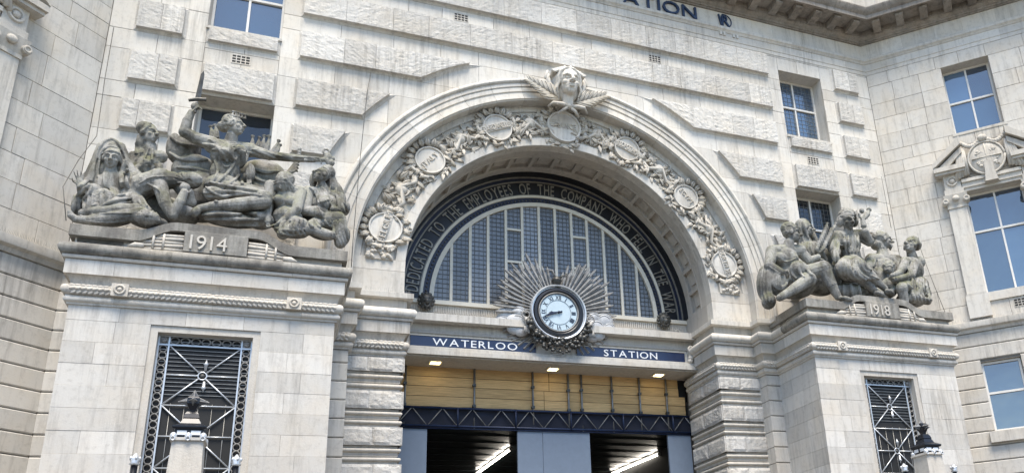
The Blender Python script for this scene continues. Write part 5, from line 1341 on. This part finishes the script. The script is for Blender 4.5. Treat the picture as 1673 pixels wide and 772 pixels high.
f = Fig(); f.fold([(318, 184, -1.44), (322, 168, -1.44)], .035); f.fold([(308, 164, -1.44), (323, 162, -1.45), (337, 163, -1.44)], [.03, .04, .03])
p = [G(323, 162, -1.44), G(331, 122, -1.44)]; f.add([p[0]+Vector((-.05, 0, 0)), p[0]+Vector((0, -.03, 0)), p[0]+Vector((.05, 0, 0)), p[0]+Vector((0, .03, 0)), p[1]+Vector((-.035, 0, 0)), p[1]+Vector((0, -.02, 0)), p[1]+Vector((.035, 0, 0)), p[1]+Vector((0, .02, 0)), p[1]+Vector((.01, 0, .10))], [(0, 1, 5, 4), (1, 2, 6, 5), (2, 3, 7, 6), (3, 0, 4, 7), (4, 5, 8), (5, 6, 8), (6, 7, 8), (7, 4, 8), (3, 2, 1, 0)])
adopt(f.build('sword', M['darkmetal'], None, 40), W1914)['label'] = 'dark metal sword held upright'
f = Fig(); f.fold([(496, 262, -1.36), (530, 261, -1.34), (546, 259, -1.30)], [.035, .05, .035]); f.fold([(478, 256, -1.36), (522, 258, -1.40)], [.02, .025]); f.blob((536, 257, -1.32), (.085, .07, .10)); f.torus(G(533, 248, -1.34), .06, .025, 'y', 14, 6); f.blob((541, 266, -1.32), (.075, .07, .075)); f.fold([(531, 250, -1.32), (534, 262, -1.36), (538, 274, -1.32)], [.02, .05, .02]); f.done('torch', 'dark torch in the outstretched hand', W1914)
f = Sc(K)      # bowed half naked woman
f.H(463, 299, -1.62, 17.5, -32, -46, 0, 'none'); f.B(466, 293, -1.52, 18, 16, 17); f.L((468, 308, -1.48, 9), (468, 318, -1.42, 13)); f.L((443, 304, -1.48, 13), (490, 314, -1.48, 14)); f.B(467, 330, -1.46, 23, 26, 20).B(455, 326, -1.62, 10, 10, 10).B(474, 329, -1.62, 10.5, 10.5, 10).B(470, 354, -1.48, 28, 20, 24)
f.L((441, 304, -1.5, 11.5), (436, 336, -1.6, 9.5), (437, 362, -1.7, 6.5)); f.hand((437, 360, -1.71), (.15, -.2, -.9), (.1, 1, 0), .2, .25); f.L((491, 315, -1.5, 12.5), (485, 342, -1.7, 10), (456, 366, -1.76, 6)); f.hand((458, 365, -1.76), (-.9, -.2, -.35), (0, .4, -1), .2, .3)
f.L((466, 360, -1.5, 19), (492, 368, -1.76, 15), (462, 382, -1.82, 11)); f.B(476, 378, -1.7, 32, 12, 18, 4); f.bake(); f.hair(466, 296, 19, 17, 0, 350, 26, 1.7, .85); f.D([(452, 362), (496, 358)], [(440, 384), (500, 386)], 9, 2.4, .25); f.D([(446, 372), (450, 388)], [(500, 374), (498, 390)], 3, 2, .08)
f.done('figure', 'bare shouldered woman with bowed head', W1914)
f = Sc(K)      # veiled mother with child
f.H(523, 286, -1.46, 17.5, -50, 14, 0, 'none'); f.B(535, 282, -1.3, 16, 17, 16).B(541, 302, -1.22, 13, 26, 16, -8).B(512, 294, -1.3, 8, 17, 12); f.L((526, 302, -1.38, 9), (530, 316, -1.32, 15)); f.L((504, 314, -1.32, 14), (554, 324, -1.28, 14)); f.B(530, 336, -1.3, 29, 28, 22).B(540, 366, -1.28, 28, 28, 28).B(564, 340, -1.2, 10, 16, 14)
f.L((503, 314, -1.36, 13), (499, 344, -1.5, 11), (524, 350, -1.66, 7.5)); f.hand((522, 350, -1.66), (1, -.1, .08), (0, 1, .1), .25, .12, .15); f.L((555, 324, -1.32, 13), (556, 346, -1.5, 10), (545, 342, -1.62, 7)); f.hand((546, 343, -1.63), (-.25, -.1, 1), (0, 1, 0), .24, .15, .15)
f.B(529, 334, -1.56, 13, 12, 11).B(520, 345, -1.54, 22, 10, 11, 5); f.L((528, 362, -1.42, 20), (552, 358, -1.72, 16), (556, 396, -1.68, 12)); f.L((520, 366, -1.46, 18), (504, 374, -1.76, 13), (540, 384, -1.82, 9.5)); f.B(562, 385, -1.5, 12, 20, 18)
f.bake(); f.C([(512, 300), (512, 282), (522, 269), (537, 267), (548, 280), (550, 304), (548, 322)], 2.6); f.C([(528, 272), (537, 280), (540, 300), (538, 316)], 2); f.D([(505, 306), (524, 306)], [(520, 332), (536, 328)], 6, 2.1, -.15); f.D([(550, 318), (560, 330)], [(556, 350), (572, 352)], 4, 2.4)
f.D([(540, 362), (564, 358)], [(548, 402), (574, 404)], 8, 2.4, .08); f.D([(504, 356), (530, 360)], [(512, 372), (548, 372)], 5, 2.1, .15); f.D([(508, 338), (520, 338)], [(504, 352), (528, 356)], 4, 1.6)
f.done('figure', 'veiled mother clasping an infant', W1914)

# ---------------------------------------------------------------- 1918
W1918 = thing('sculpture_group', 'weathered stone peace sculpture group with seated woman above the 1918 tablet', 'sculpture', (7.66, -1.0, 8.77))
group_base(7.66, '1918', W1918)
K = .0146
f = Sc(K)
f.B(1300, 462, -1.0, 40, 28, 40).B(1340, 455, -.9, 42, 32, 34).B(1390, 448, -.8, 40, 46, 30).B(1440, 460, -.9, 38, 36, 30).B(1490, 488, -1.05, 32, 16, 26).B(1388, 478, -1.45, 38, 16, 22).B(1425, 482, -1.45, 34, 14, 20).B(1340, 425, -.9, 22, 30, 20).B(1335, 427, -1.3, 16, 5, 12)
f.bake(); f.D([(1366, 462), (1412, 466)], [(1362, 488), (1420, 490)], 6, 2.6); f.C([(1320, 424), (1335, 430), (1350, 424)], 2.2); f.done('drapery_and_rock', None, W1918, vox=.016)
f = Sc(K)      # reclining man
f.H(1294, 381, -1.5, 17, 60, -2, 0, 'none'); f.B(1289, 374, -1.42, 16, 13, 14, 10); f.L((1289, 397, -1.45, 9.5), (1287, 408, -1.4, 13)); f.L((1263, 411, -1.38, 13), (1306, 410, -1.34, 13)); f.B(1284, 424, -1.38, 25, 24, 18).B(1274, 420, -1.54, 13, 9, 8).B(1294, 421, -1.52, 13, 9, 8).B(1288, 446, -1.32, 22, 20, 18)
f.L((1261, 411, -1.42, 12), (1257, 434, -1.55, 9.5), (1276, 444, -1.72, 6.5)); f.hand((1274, 443, -1.72), (1, -.15, 0), (0, 1, .2), .3, .35, .1); f.L((1308, 411, -1.34, 11), (1322, 426, -1.4, 8.5), (1336, 420, -1.52, 6))
f.B(1305, 440, -1.62, 17, 16, 16, 20); f.L((1296, 456, -1.4, 18), (1322, 456, -1.78, 13), (1297, 472, -1.8, 10), (1274, 486, -1.78, 6.5)); f.L((1300, 452, -1.35, 18), (1345, 438, -1.78, 14), (1358, 464, -1.82, 10.5), (1369, 484, -1.84, 7)); f.B(1381, 489, -1.92, 14, 5.5, 9, 8)
f.B(1250, 462, -1.3, 12, 34, 22, 4).B(1270, 462, -1.5, 18, 24, 16).B(1256, 492, -1.4, 12, 14, 14, 10)
f.bake()
for k in range(6): f.C([(1258+3*k, 436+2*k), (1256+4*k, 458+3*k), (1276+3*k, 474-3*k), (1290-1*k, 452-2*k)], 2.2)
f.D([(1245, 440), (1256, 442)], [(1246, 498), (1262, 494)], 5, 2.4, .05); f.C([(1247, 486), (1256, 478), (1264, 486), (1260, 496)], 2.4); f.D([(1292, 432), (1318, 430)], [(1300, 456), (1326, 450)], 4, 2, .2); f.C([(1272, 420), (1284, 428), (1300, 422)], 1.2); f.hair(1290, 374, 16, 13, 20, 250, 14, 1.5, .6)
f.done('figure', 'bare chested reclining man with draped legs', W1918, vox=.015)
f = Sc(K)      # veiled woman behind
f.H(1317, 373, -1.06, 15.5, 62, 0, 0, 'none'); f.B(1311, 369, -.95, 15, 15, 14).B(1309, 388, -.9, 11, 20, 12).B(1330, 392, -.95, 6, 20, 9, -10); f.L((1317, 388, -1.0, 8), (1319, 400, -.98, 13)); f.B(1322, 412, -.98, 22, 22, 16); f.L((1330, 402, -1.05, 10), (1346, 424, -1.2, 8), (1342, 414, -1.34, 6)); f.hand((1342, 416, -1.34), (.1, -.1, 1), (-1, 0, 0), .27, .8, 0)
f.bake(); f.C([(1302, 392), (1299, 372), (1306, 357), (1318, 356), (1326, 366)], 2); f.D([(1310, 396), (1330, 394)], [(1308, 428), (1340, 424)], 6, 1.8, .1); f.D([(1302, 378), (1310, 362)], [(1306, 402), (1320, 390)], 3, 1.8); f.done('figure', 'veiled woman standing behind the reclining man', W1918, vox=.015)
f = Fig()      # palm branch
f.fold([(1336, 418, -1.42), (1346, 398, -1.44), (1358, 372, -1.44)], [.03, .03, .015])
for k in range(9):
    u = k/9; x = 1338+19*u; y = 413-38*u
    for e in (-1, 1): f.fold([(x, y, -1.44), (x+e*6+2, y-6, -1.48), (x+e*7+4, y-15, -1.46)], [.03, .05, .012])
f.done('palm_branch', 'mossy palm branch', W1918, vox=.018)
f = Sc(K)      # Peace enthroned
f.H(1385, 360, -1.42, 18, -2, -16, 0, 'none'); f.B(1383.5, 352, -1.3, 18, 14, 16).B(1372, 362, -1.3, 6, 11, 9).B(1396, 362, -1.3, 6, 11, 9); f.L((1386, 376, -1.34, 9), (1387, 388, -1.24, 14)); f.L((1368, 387, -1.2, 13), (1404, 385, -1.2, 13)); f.B(1388, 398, -1.2, 23, 22, 17).B(1380, 396, -1.38, 10, 9, 7).B(1396, 396, -1.38, 10, 9, 7).B(1390, 416, -1.2, 20, 20, 17).B(1388, 434, -1.3, 28, 17, 22)
f.L((1367, 387, -1.25, 12), (1361, 406, -1.35, 10), (1366, 422, -1.55, 7)); f.hand((1366, 420, -1.55), (.3, -.3, -.9), (0, 1, 0), .28, .4); f.L((1405, 385, -1.25, 12), (1420, 394, -1.4, 10), (1413, 378, -1.56, 7)); f.hand((1413, 380, -1.56), (-.1, -.1, 1), (0, .95, .1), .27, .8, 0)
f.L((1384, 432, -1.35, 18), (1376, 438, -1.85, 14), (1410, 458, -1.85, 9), (1431, 476, -1.86, 6)); f.L((1394, 430, -1.35, 18), (1404, 434, -1.9, 14), (1426, 454, -1.92, 10), (1446, 471, -1.92, 6)); f.B(1453, 478, -1.98, 10, 5, 9, 25).B(1436, 481, -1.92, 10, 5, 9, 25).B(1385, 450, -1.7, 22, 11, 14, 12)
f.bake()
f.D([(1374, 386), (1402, 384)], [(1376, 414), (1402, 412)], 8, 1.6, .02, .3); f.D([(1360, 392), (1370, 396)], [(1356, 424), (1368, 432)], 4, 2, .05); f.C([(1372, 400), (1388, 404), (1404, 398)], 1.8); f.D([(1372, 428), (1406, 424)], [(1384, 462), (1436, 456)], 10, 2.3, .2, .3); f.D([(1392, 436), (1412, 426)], [(1412, 452), (1424, 442)], 5, 2, .25); f.C([(1366, 438), (1378, 456), (1400, 464)], 2.2)
f.hair(1384, 352, 18, 14, -10, 190, 16, 1.8, .55); f.C([(1369, 356), (1384, 345), (1399, 356)], 2)
f.done('figure', 'seated draped woman holding up a small winged statuette', W1918, vox=.015)
f = Fig(); f.limb([(1411, 368, -1.58), (1409, 356, -1.58)], [.09, .06]); f.blob((1408, 344, -1.58), (.07, .07, .085)); f.fold([(1411, 358, -1.54), (1417, 350, -1.52), (1420, 342, -1.52)], [.05, .09, .02]); f.fold([(1405, 356, -1.6), (1403, 348, -1.62)], .035); f.done('statuette', 'small winged victory statuette', W1918, vox=.018)
f = Sc(K)      # bearded man in profile
f.H(1445, 392, -1.08, 16.5, 66, -2, 0, 'none', beard=True); f.B(1436, 388, -.98, 16, 14, 14).B(1432, 400, -.95, 11, 10, 12); f.L((1441, 408, -1.0, 10), (1442, 420, -1.0, 14)); f.L((1424, 424, -1.0, 13), (1464, 426, -1.0, 13)); f.B(1444, 440, -1.02, 27, 26, 18); f.L((1465, 426, -1.05, 11), (1471, 446, -1.25, 9), (1460, 456, -1.45, 6)); f.L((1423, 424, -1.05, 11), (1417, 440, -1.3, 9), (1428, 446, -1.45, 6))
f.bake(); f.hair(1437, 390, 18, 16, 40, 290, 20, 1.7, .7); f.D([(1428, 424), (1462, 424)], [(1432, 456), (1466, 456)], 7, 1.8, .1); f.done('figure', 'bearded man in profile', W1918, vox=.015)
f = Sc(K); f.H(1453, 439, -1.52, 12, -12, 10, 0, 'none'); f.B(1452, 434, -1.44, 12.5, 10, 11); f.L((1453, 450, -1.45, 6), (1453, 458, -1.42, 9)); f.B(1452, 466, -1.48, 14, 15, 13); f.L((1460, 460, -1.48, 6.5), (1464, 470, -1.6, 5), (1456, 474, -1.68, 4)); f.bake(); f.hair(1453, 435, 13, 12, 0, 350, 20, 1.4, .6); f.done('figure', 'small child between the adults', W1918, vox=.015)
f = Sc(K)      # kneeling youth
f.H(1486, 401, -1.45, 16, -64, 20, 0, 'none'); f.B(1491, 396, -1.36, 14, 13, 13).B(1498, 402, -1.3, 8, 9, 10); f.L((1488, 411, -1.4, 8.5), (1491, 422, -1.34, 12)); f.L((1479, 428, -1.4, 11), (1502, 428, -1.28, 12)); f.B(1493, 440, -1.32, 21, 22, 16, 8).B(1501, 466, -1.3, 20, 18, 18)
f.L((1494, 430, -1.42, 11), (1488, 451, -1.68, 8.5), (1460, 457, -1.78, 5.5)); f.hand((1463, 457, -1.78), (-1, -.15, 0), (0, .3, 1), .27, .35, .1); f.L((1480, 428, -1.45, 10), (1470, 446, -1.58, 7.5), (1458, 450, -1.62, 5.5)); f.L((1498, 466, -1.38, 17), (1473, 471, -1.78, 12), (1478, 492, -1.74, 8)); f.L((1500, 468, -1.35, 17), (1490, 486, -1.76, 11), (1516, 492, -1.62, 7)); f.B(1509, 480, -1.4, 13, 16, 16)
f.bake(); f.D([(1490, 456), (1512, 452)], [(1494, 492), (1522, 494)], 8, 2.2, .1); f.D([(1480, 462), (1500, 456)], [(1492, 474), (1518, 470)], 4, 2, .15); f.D([(1482, 426), (1502, 424)], [(1486, 452), (1506, 450)], 4, 1.5); f.hair(1490, 397, 16, 13, -40, 170, 16, 1.5, .6)
f.done('figure', 'kneeling youth looking up at the seated woman', W1918, vox=.015)

def leaf(mb, b0, d, s_, n, L_, w, th):
    R4 = [(0, .25), (.3, .95), (.58, .85), (.82, .5), (1, .02)]; rg = []
    for u, k in R4:
        c_ = b0+d*L_*u+n*th*math.sin(math.pi*min(1, u*.9+.1)); rg.append([c_-s_*w*k, c_-s_*w*k*.35+n*th*.9, c_-n*th*.25, c_+s_*w*k*.35+n*th*.9, c_+s_*w*k, c_-n*th*1.2])
    mb.loft(rg)
# ---------------------------------------------------------------- keystone head
kh = part('keystone_head', 'large carved female head with laurel fronds crowning the arch')
f = Fig(); f.head(Vector((0, -.36, 14.98)), .40, 0, -6, 0, 'none')
f.ell((0, -.22, 15.10), (.33, .26, .34)); f.ell((0, -.16, 14.85), (.36, .22, .36))
for k in range(-6, 7):
    a = k*.155; e = 1 if k >= 0 else -1
    f.tube([Vector((a*.10+e*.02, -.55, 15.30)), Vector((a*.36+e*.04, -.53+abs(a)*.12, 15.31-abs(a)*.12)), Vector((a*.42+e*.05, -.42, 15.42-abs(a)*.2)), Vector((a*.44, -.25, 15.45-abs(a)*.22)), Vector((a*.42, -.08, 15.35-abs(a)*.2))], [.02, .035, .045, .05, .05], 8)
for e in (-1, 1):
    for k in range(6): f.tube([Vector((e*(.10+.045*k), -.55+.08*k, 15.30-.02*k)), Vector((e*(.25+.02*k), -.50+.08*k, 15.20)), Vector((e*(.30+.016*k), -.44+.08*k, 15.04+.02*math.sin(k*2))), Vector((e*(.29+.022*k), -.40+.08*k, 14.88)), Vector((e*(.33+.018*k), -.36+.07*k, 14.74)), Vector((e*(.28+.03*k), -.30+.07*k, 14.60))], [.025, .038, .042, .042, .04, .022], 8)
f.limb([Vector((0, -.28, 14.7)), Vector((0, -.22, 14.42))], [.15, .16])
o = f.build('head', M['stone'], kh, True, recalc=False); REM.append((o, .0125))
f = MB()
for e in (-1, 1):
    p0 = Vector((e*.24, -.24, 14.46)); p1 = Vector((e*1.02, -.22, 14.84 if e > 0 else 14.88)); ax = (p1-p0).normalized(); up = Vector((-ax.z*e, 0, ax.x*e)) 
    for k in range(13):
        u = k/12; c0 = p0.lerp(p1, u*.92); L_ = .50-.24*u
        for q in (1, -1):
            d = (ax*1.0+up*q*(.75-.35*u)+Vector((0, -.18, 0))).normalized(); n_ = Vector((0, -1, 0)); s2 = d.cross(n_).normalized(); leaf(f, c0+Vector((0, -.03*(k % 2), 0)), d, s2, s2.cross(d).normalized(), L_*.92, .055, .03)
    f.tube([p0, p1], [.035, .012], 6)
    for k in range(5):
        c = Vector((e*(.40+.035*k), -.24+.02*k, 14.72+.13*k)); r = Matrix.Rotation(-e*R_(70+9*k), 3, 'Y'); f.ell(c, (.17, .035, .05), r, 8, 6)
    f.tube([Vector((e*.05, -.3, 14.28)), Vector((e*.22, -.40, 14.24)), Vector((e*.42, -.32, 14.30)), Vector((e*.55, -.20, 14.22))], [.05, .06, .045, .02], 8); f.tube([Vector((e*.03, -.3, 14.27)), Vector((e*.16, -.34, 14.12)), Vector((e*.30, -.2, 14.05))], [.045, .045, .02], 8)
f.ell((0, -.32, 14.27), (.08, .07, .07)); f.build('laurel_fronds', M['stone'], kh, True, recalc=False)

# ---------------------------------------------------------------- medallions on the arch face
rm = random.Random(21)
MED = [(167, 'BELGIUM', .385), (139.5, 'ITALY', .37), (113.2, 'DARDANELLES', .385), (90, 'FRANCE', .47), (67, 'MESOPOTAMIA', .37), (40.8, 'EGYPT', .37), (13.6, 'NORTH SEA', .385)]
YM = PF+.05
def frame_at(a, R=4.54):
    a = R_(a); er = Vector((math.cos(a), 0, math.sin(a))); et = Vector((math.sin(a), 0, -math.cos(a))); c = Vector((0, YM, ZC))+er*R
    return c, et, er
def leafy(mb, c, et, er, x, z, L_, ang, w=.4, th=.035, y=0):
    d = et*math.cos(ang)+er*math.sin(ang); d = (d+Vector((0, rm.uniform(-.5, .1), 0))).normalized(); n = Vector((0, -1, 0)); s_ = d.cross(n).normalized(); n = s_.cross(d).normalized()
    leaf(mb, c+et*x+er*z+Vector((0, -y, 0))-d*L_*.1, d, s_, n, L_, L_*w*.55, th)
for a, tx, r in MED:
    c, et, er = frame_at(a); md = part('medallion', 'carved stone medallion with wreath reading '+tx)
    def W(x, z, y): return c+et*x+er*z+Vector((0, -y, 0))
    b = MB(); n = 36; prof = [(0.001, .13), (r*.55, .125), (r*.86, .11), (r*.89, .145), (r*.97, .15), (r, .12), (r, 0)]
    b.loft([[W(rr*math.cos(2*math.pi*i/n), rr*math.sin(2*math.pi*i/n), y) for rr, y in prof] for i in range(n)]+[[W(rr, 0, y) for rr, y in prof]], False, False); b.build('disc', M['stone'], md, 40, recalc=True)
    wide = tx in ('DARDANELLES', 'BELGIUM', 'NORTH SEA', 'MESOPOTAMIA')
    bw = r*(2.35 if wide else 1.55); bh = r*.52 if wide else r*.46
    if wide:
        b = MB(); k = 10; rows_ = []
        for i in range(k+1):
            u = -bw/2+bw*i/k; y = .17-.10*(2*u/bw)**2*.6
            rows_.append([W(u, -bh/2+.02, y-.05), W(u, bh/2+.02, y-.05), W(u, bh/2+.02, y), W(u, -bh/2+.02, y)])
        b.loft(rows_); b.build('ribbon', M['stone'], md, 30)
    ltr = [ch for ch in tx]; ws_ = [GL[ch][3] if ch != ' ' else .3 for ch in ltr]; hh = bh*.78; tot = sum(ws_)+.14*(len(ltr)-1); sc = (bw*.88)/(tot*hh); x = -bw*.44
    for ch, w in zip(ltr, ws_):
        if ch != ' ':
            y0 = (.17-.06*(2*(x+w*hh*sc/2)/bw)**2) if wide else .125
            g_ = MB(); glyph(g_, ch, hh, sc, .032, lambda u, v, d, x=x, y0=y0: W(x+u, v-hh/2+.02, y0-.003+d)); g_.build('letter', M['carved'], md)
        x += (w+.14)*hh*sc
    # wreath / cartouche
    b = MB(); k = 46
    for i in range(k):
        t_ = 2*math.pi*i/k+rm.uniform(-.08, .08); rr = r*(1.06 if i % 2 else 1.24)*rm.uniform(.97, 1.05)
        leafy(b, c, et, er, rr*math.cos(t_), rr*math.sin(t_), rm.uniform(.16, .28), t_+rm.choice((-1.3, 1.3, .9, -.9, .3)), .42, .03, rm.uniform(.0, .09))
    for i in range(7):
        t_ = math.pi/2+(i-3)*.34; leafy(b, c, et, er, r*1.12*math.cos(t_), r*1.12*math.sin(t_), .22, t_, .6, .05, .1)
    for e in (-1, 1):
        b.tube([W(e*r*1.1, -.1, .08), W(e*r*1.32, .05, .12), W(e*r*1.3, .22, .1), W(e*r*1.12, .26, .1), W(e*r*1.14, .14, .12)], [.05, .05, .045, .04, .03], 7)
        b.tube([W(e*r*1.0, -.28, .08), W(e*r*1.22, -.22, .12), W(e*r*1.24, -.06, .1)], [.05, .05, .03], 7)
        for q in range(3): leafy(b, c, et, er, e*r*1.15, (-.2+.2*q), .18, (0 if e > 0 else math.pi)+rm.uniform(-.5, .5), .6, .045, .08)
    b.build('wreath', M['carved'], md, True, recalc=False)
    if tx in ('BELGIUM', 'NORTH SEA'):
        e = -1 if tx == 'BELGIUM' else 1
        b = MB(); x0_, z0_ = e*4.52, 9.80; b.box(x0_-.30, x0_+.30, PF-.03, PF+.05, 9.63, 9.93)
        b.build('medallion_foot', M['carved'], md); b = MB()
        for q in range(16): b.ell((x0_+rm.uniform(-.26, .26), PF-.04, 9.78+rm.uniform(-.12, .12)), (rm.uniform(.04, .09), .05, rm.uniform(.03, .06)), Matrix.Rotation(rm.uniform(0, 3), 3, 'Y'), 8, 6)
        tag(b.build('foot_carving', M['carved'], md, True, recalc=False), kind='stuff')
# trophies of arms between the medallions
MA = [x[0] for x in MED]
for i, (a0, a1) in enumerate(zip(MA, MA[1:])):
    am = (a0+a1)/2; c, et, er = frame_at(am, 4.54); span = R_(a0-a1)*4.54/2-.38
    tr_ = part('carved_trophy', 'carved stone cluster of helmet, leaves and weapons between medallions'); b = MB()
    def W(x, z, y): return c+et*x+er*(z-x*x*.11)+Vector((0, -y, 0))
    for q in range(80):
        x = rm.uniform(-span, span)*1.1; z = rm.uniform(-.33, .33); L_ = rm.uniform(.14, .30)
        leafy(b, c, et, er*1.0, x, z-x*x*.11, L_, rm.uniform(0, 6.28), .40, .032, rm.uniform(.0, .08))
    for q in range(3):
        t_ = rm.uniform(-.5, .5)+q*1.05; d = Vector((math.cos(t_), math.sin(t_), 0)); b.tube([W(-d.x*span*.8, -d.y*.28, .06), W(d.x*span*.8, d.y*.28, .08)], [.025, .03], 6)
    b.tube([W(-span, .05, .05), W(-span*.4, -.16, .1), W(.05, .1, .12), W(span*.5, -.12, .1), W(span, .08, .05)], [.03, .055, .06, .055, .03], 7)
    b.build('leaves', M['carved'], tr_, True, recalc=False)
    h = MB(); h.ell(W(.0, .06, .07), (.15, .10, .15)); h.torus(W(0, .02, .09), .15, .022, 'y', 16, 6, 180, 360); h.build('helmet', M['carved'], tr_, True, recalc=False)

# ---------------------------------------------------------------- fuse every figure into one continuous skin
for o, v in REM:
    md_ = o.modifiers.new('fuse', 'REMESH'); md_.mode = 'VOXEL'; md_.voxel_size = v
dg = bpy.context.evaluated_depsgraph_get()
for o, v in REM:
    me = bpy.data.meshes.new_from_object(o.evaluated_get(dg)); mt = o.data.materials[0]
    o.modifiers.clear(); old = o.data; o.data = me; bpy.data.meshes.remove(old)
    if not me.materials: me.materials.append(mt)
    me.shade_smooth()

# ---------------------------------------------------------------- net cables on the wall
for lb, pts in (('thin dark net cable running down the corner beside the sword group', [(186, 45, -.12), (172, 125, -.2), (158, 222, -.5), (128, 262, -.9), (103, 305, -1.3), (108, 360, -1.6)]),
                ('thin dark net cable hanging down the archivolt beside the veiled mother', [(606, 118, -.12), (600, 150, -.16), (588, 262, -.3), (576, 400, -.35), (574, 436, -.35)]),
                ('thin dark net cable running down the corner beside the peace group', [(1440, 288, -.12), (1448, 330, -.2), (1456, 372, -.45)]),
                ('thin dark net cable slanting past the kneeling youth', [(1500, 395, -.9), (1520, 450, -1.1), (1545, 512, -1.4)])):
    P3 = [G(*q) for q in pts]; o = MB().tube(P3, .008, 5).build('net_cable', M['darkmetal'], None, True, recalc=False); tag(o, lb, 'cable', 'bird net cables')
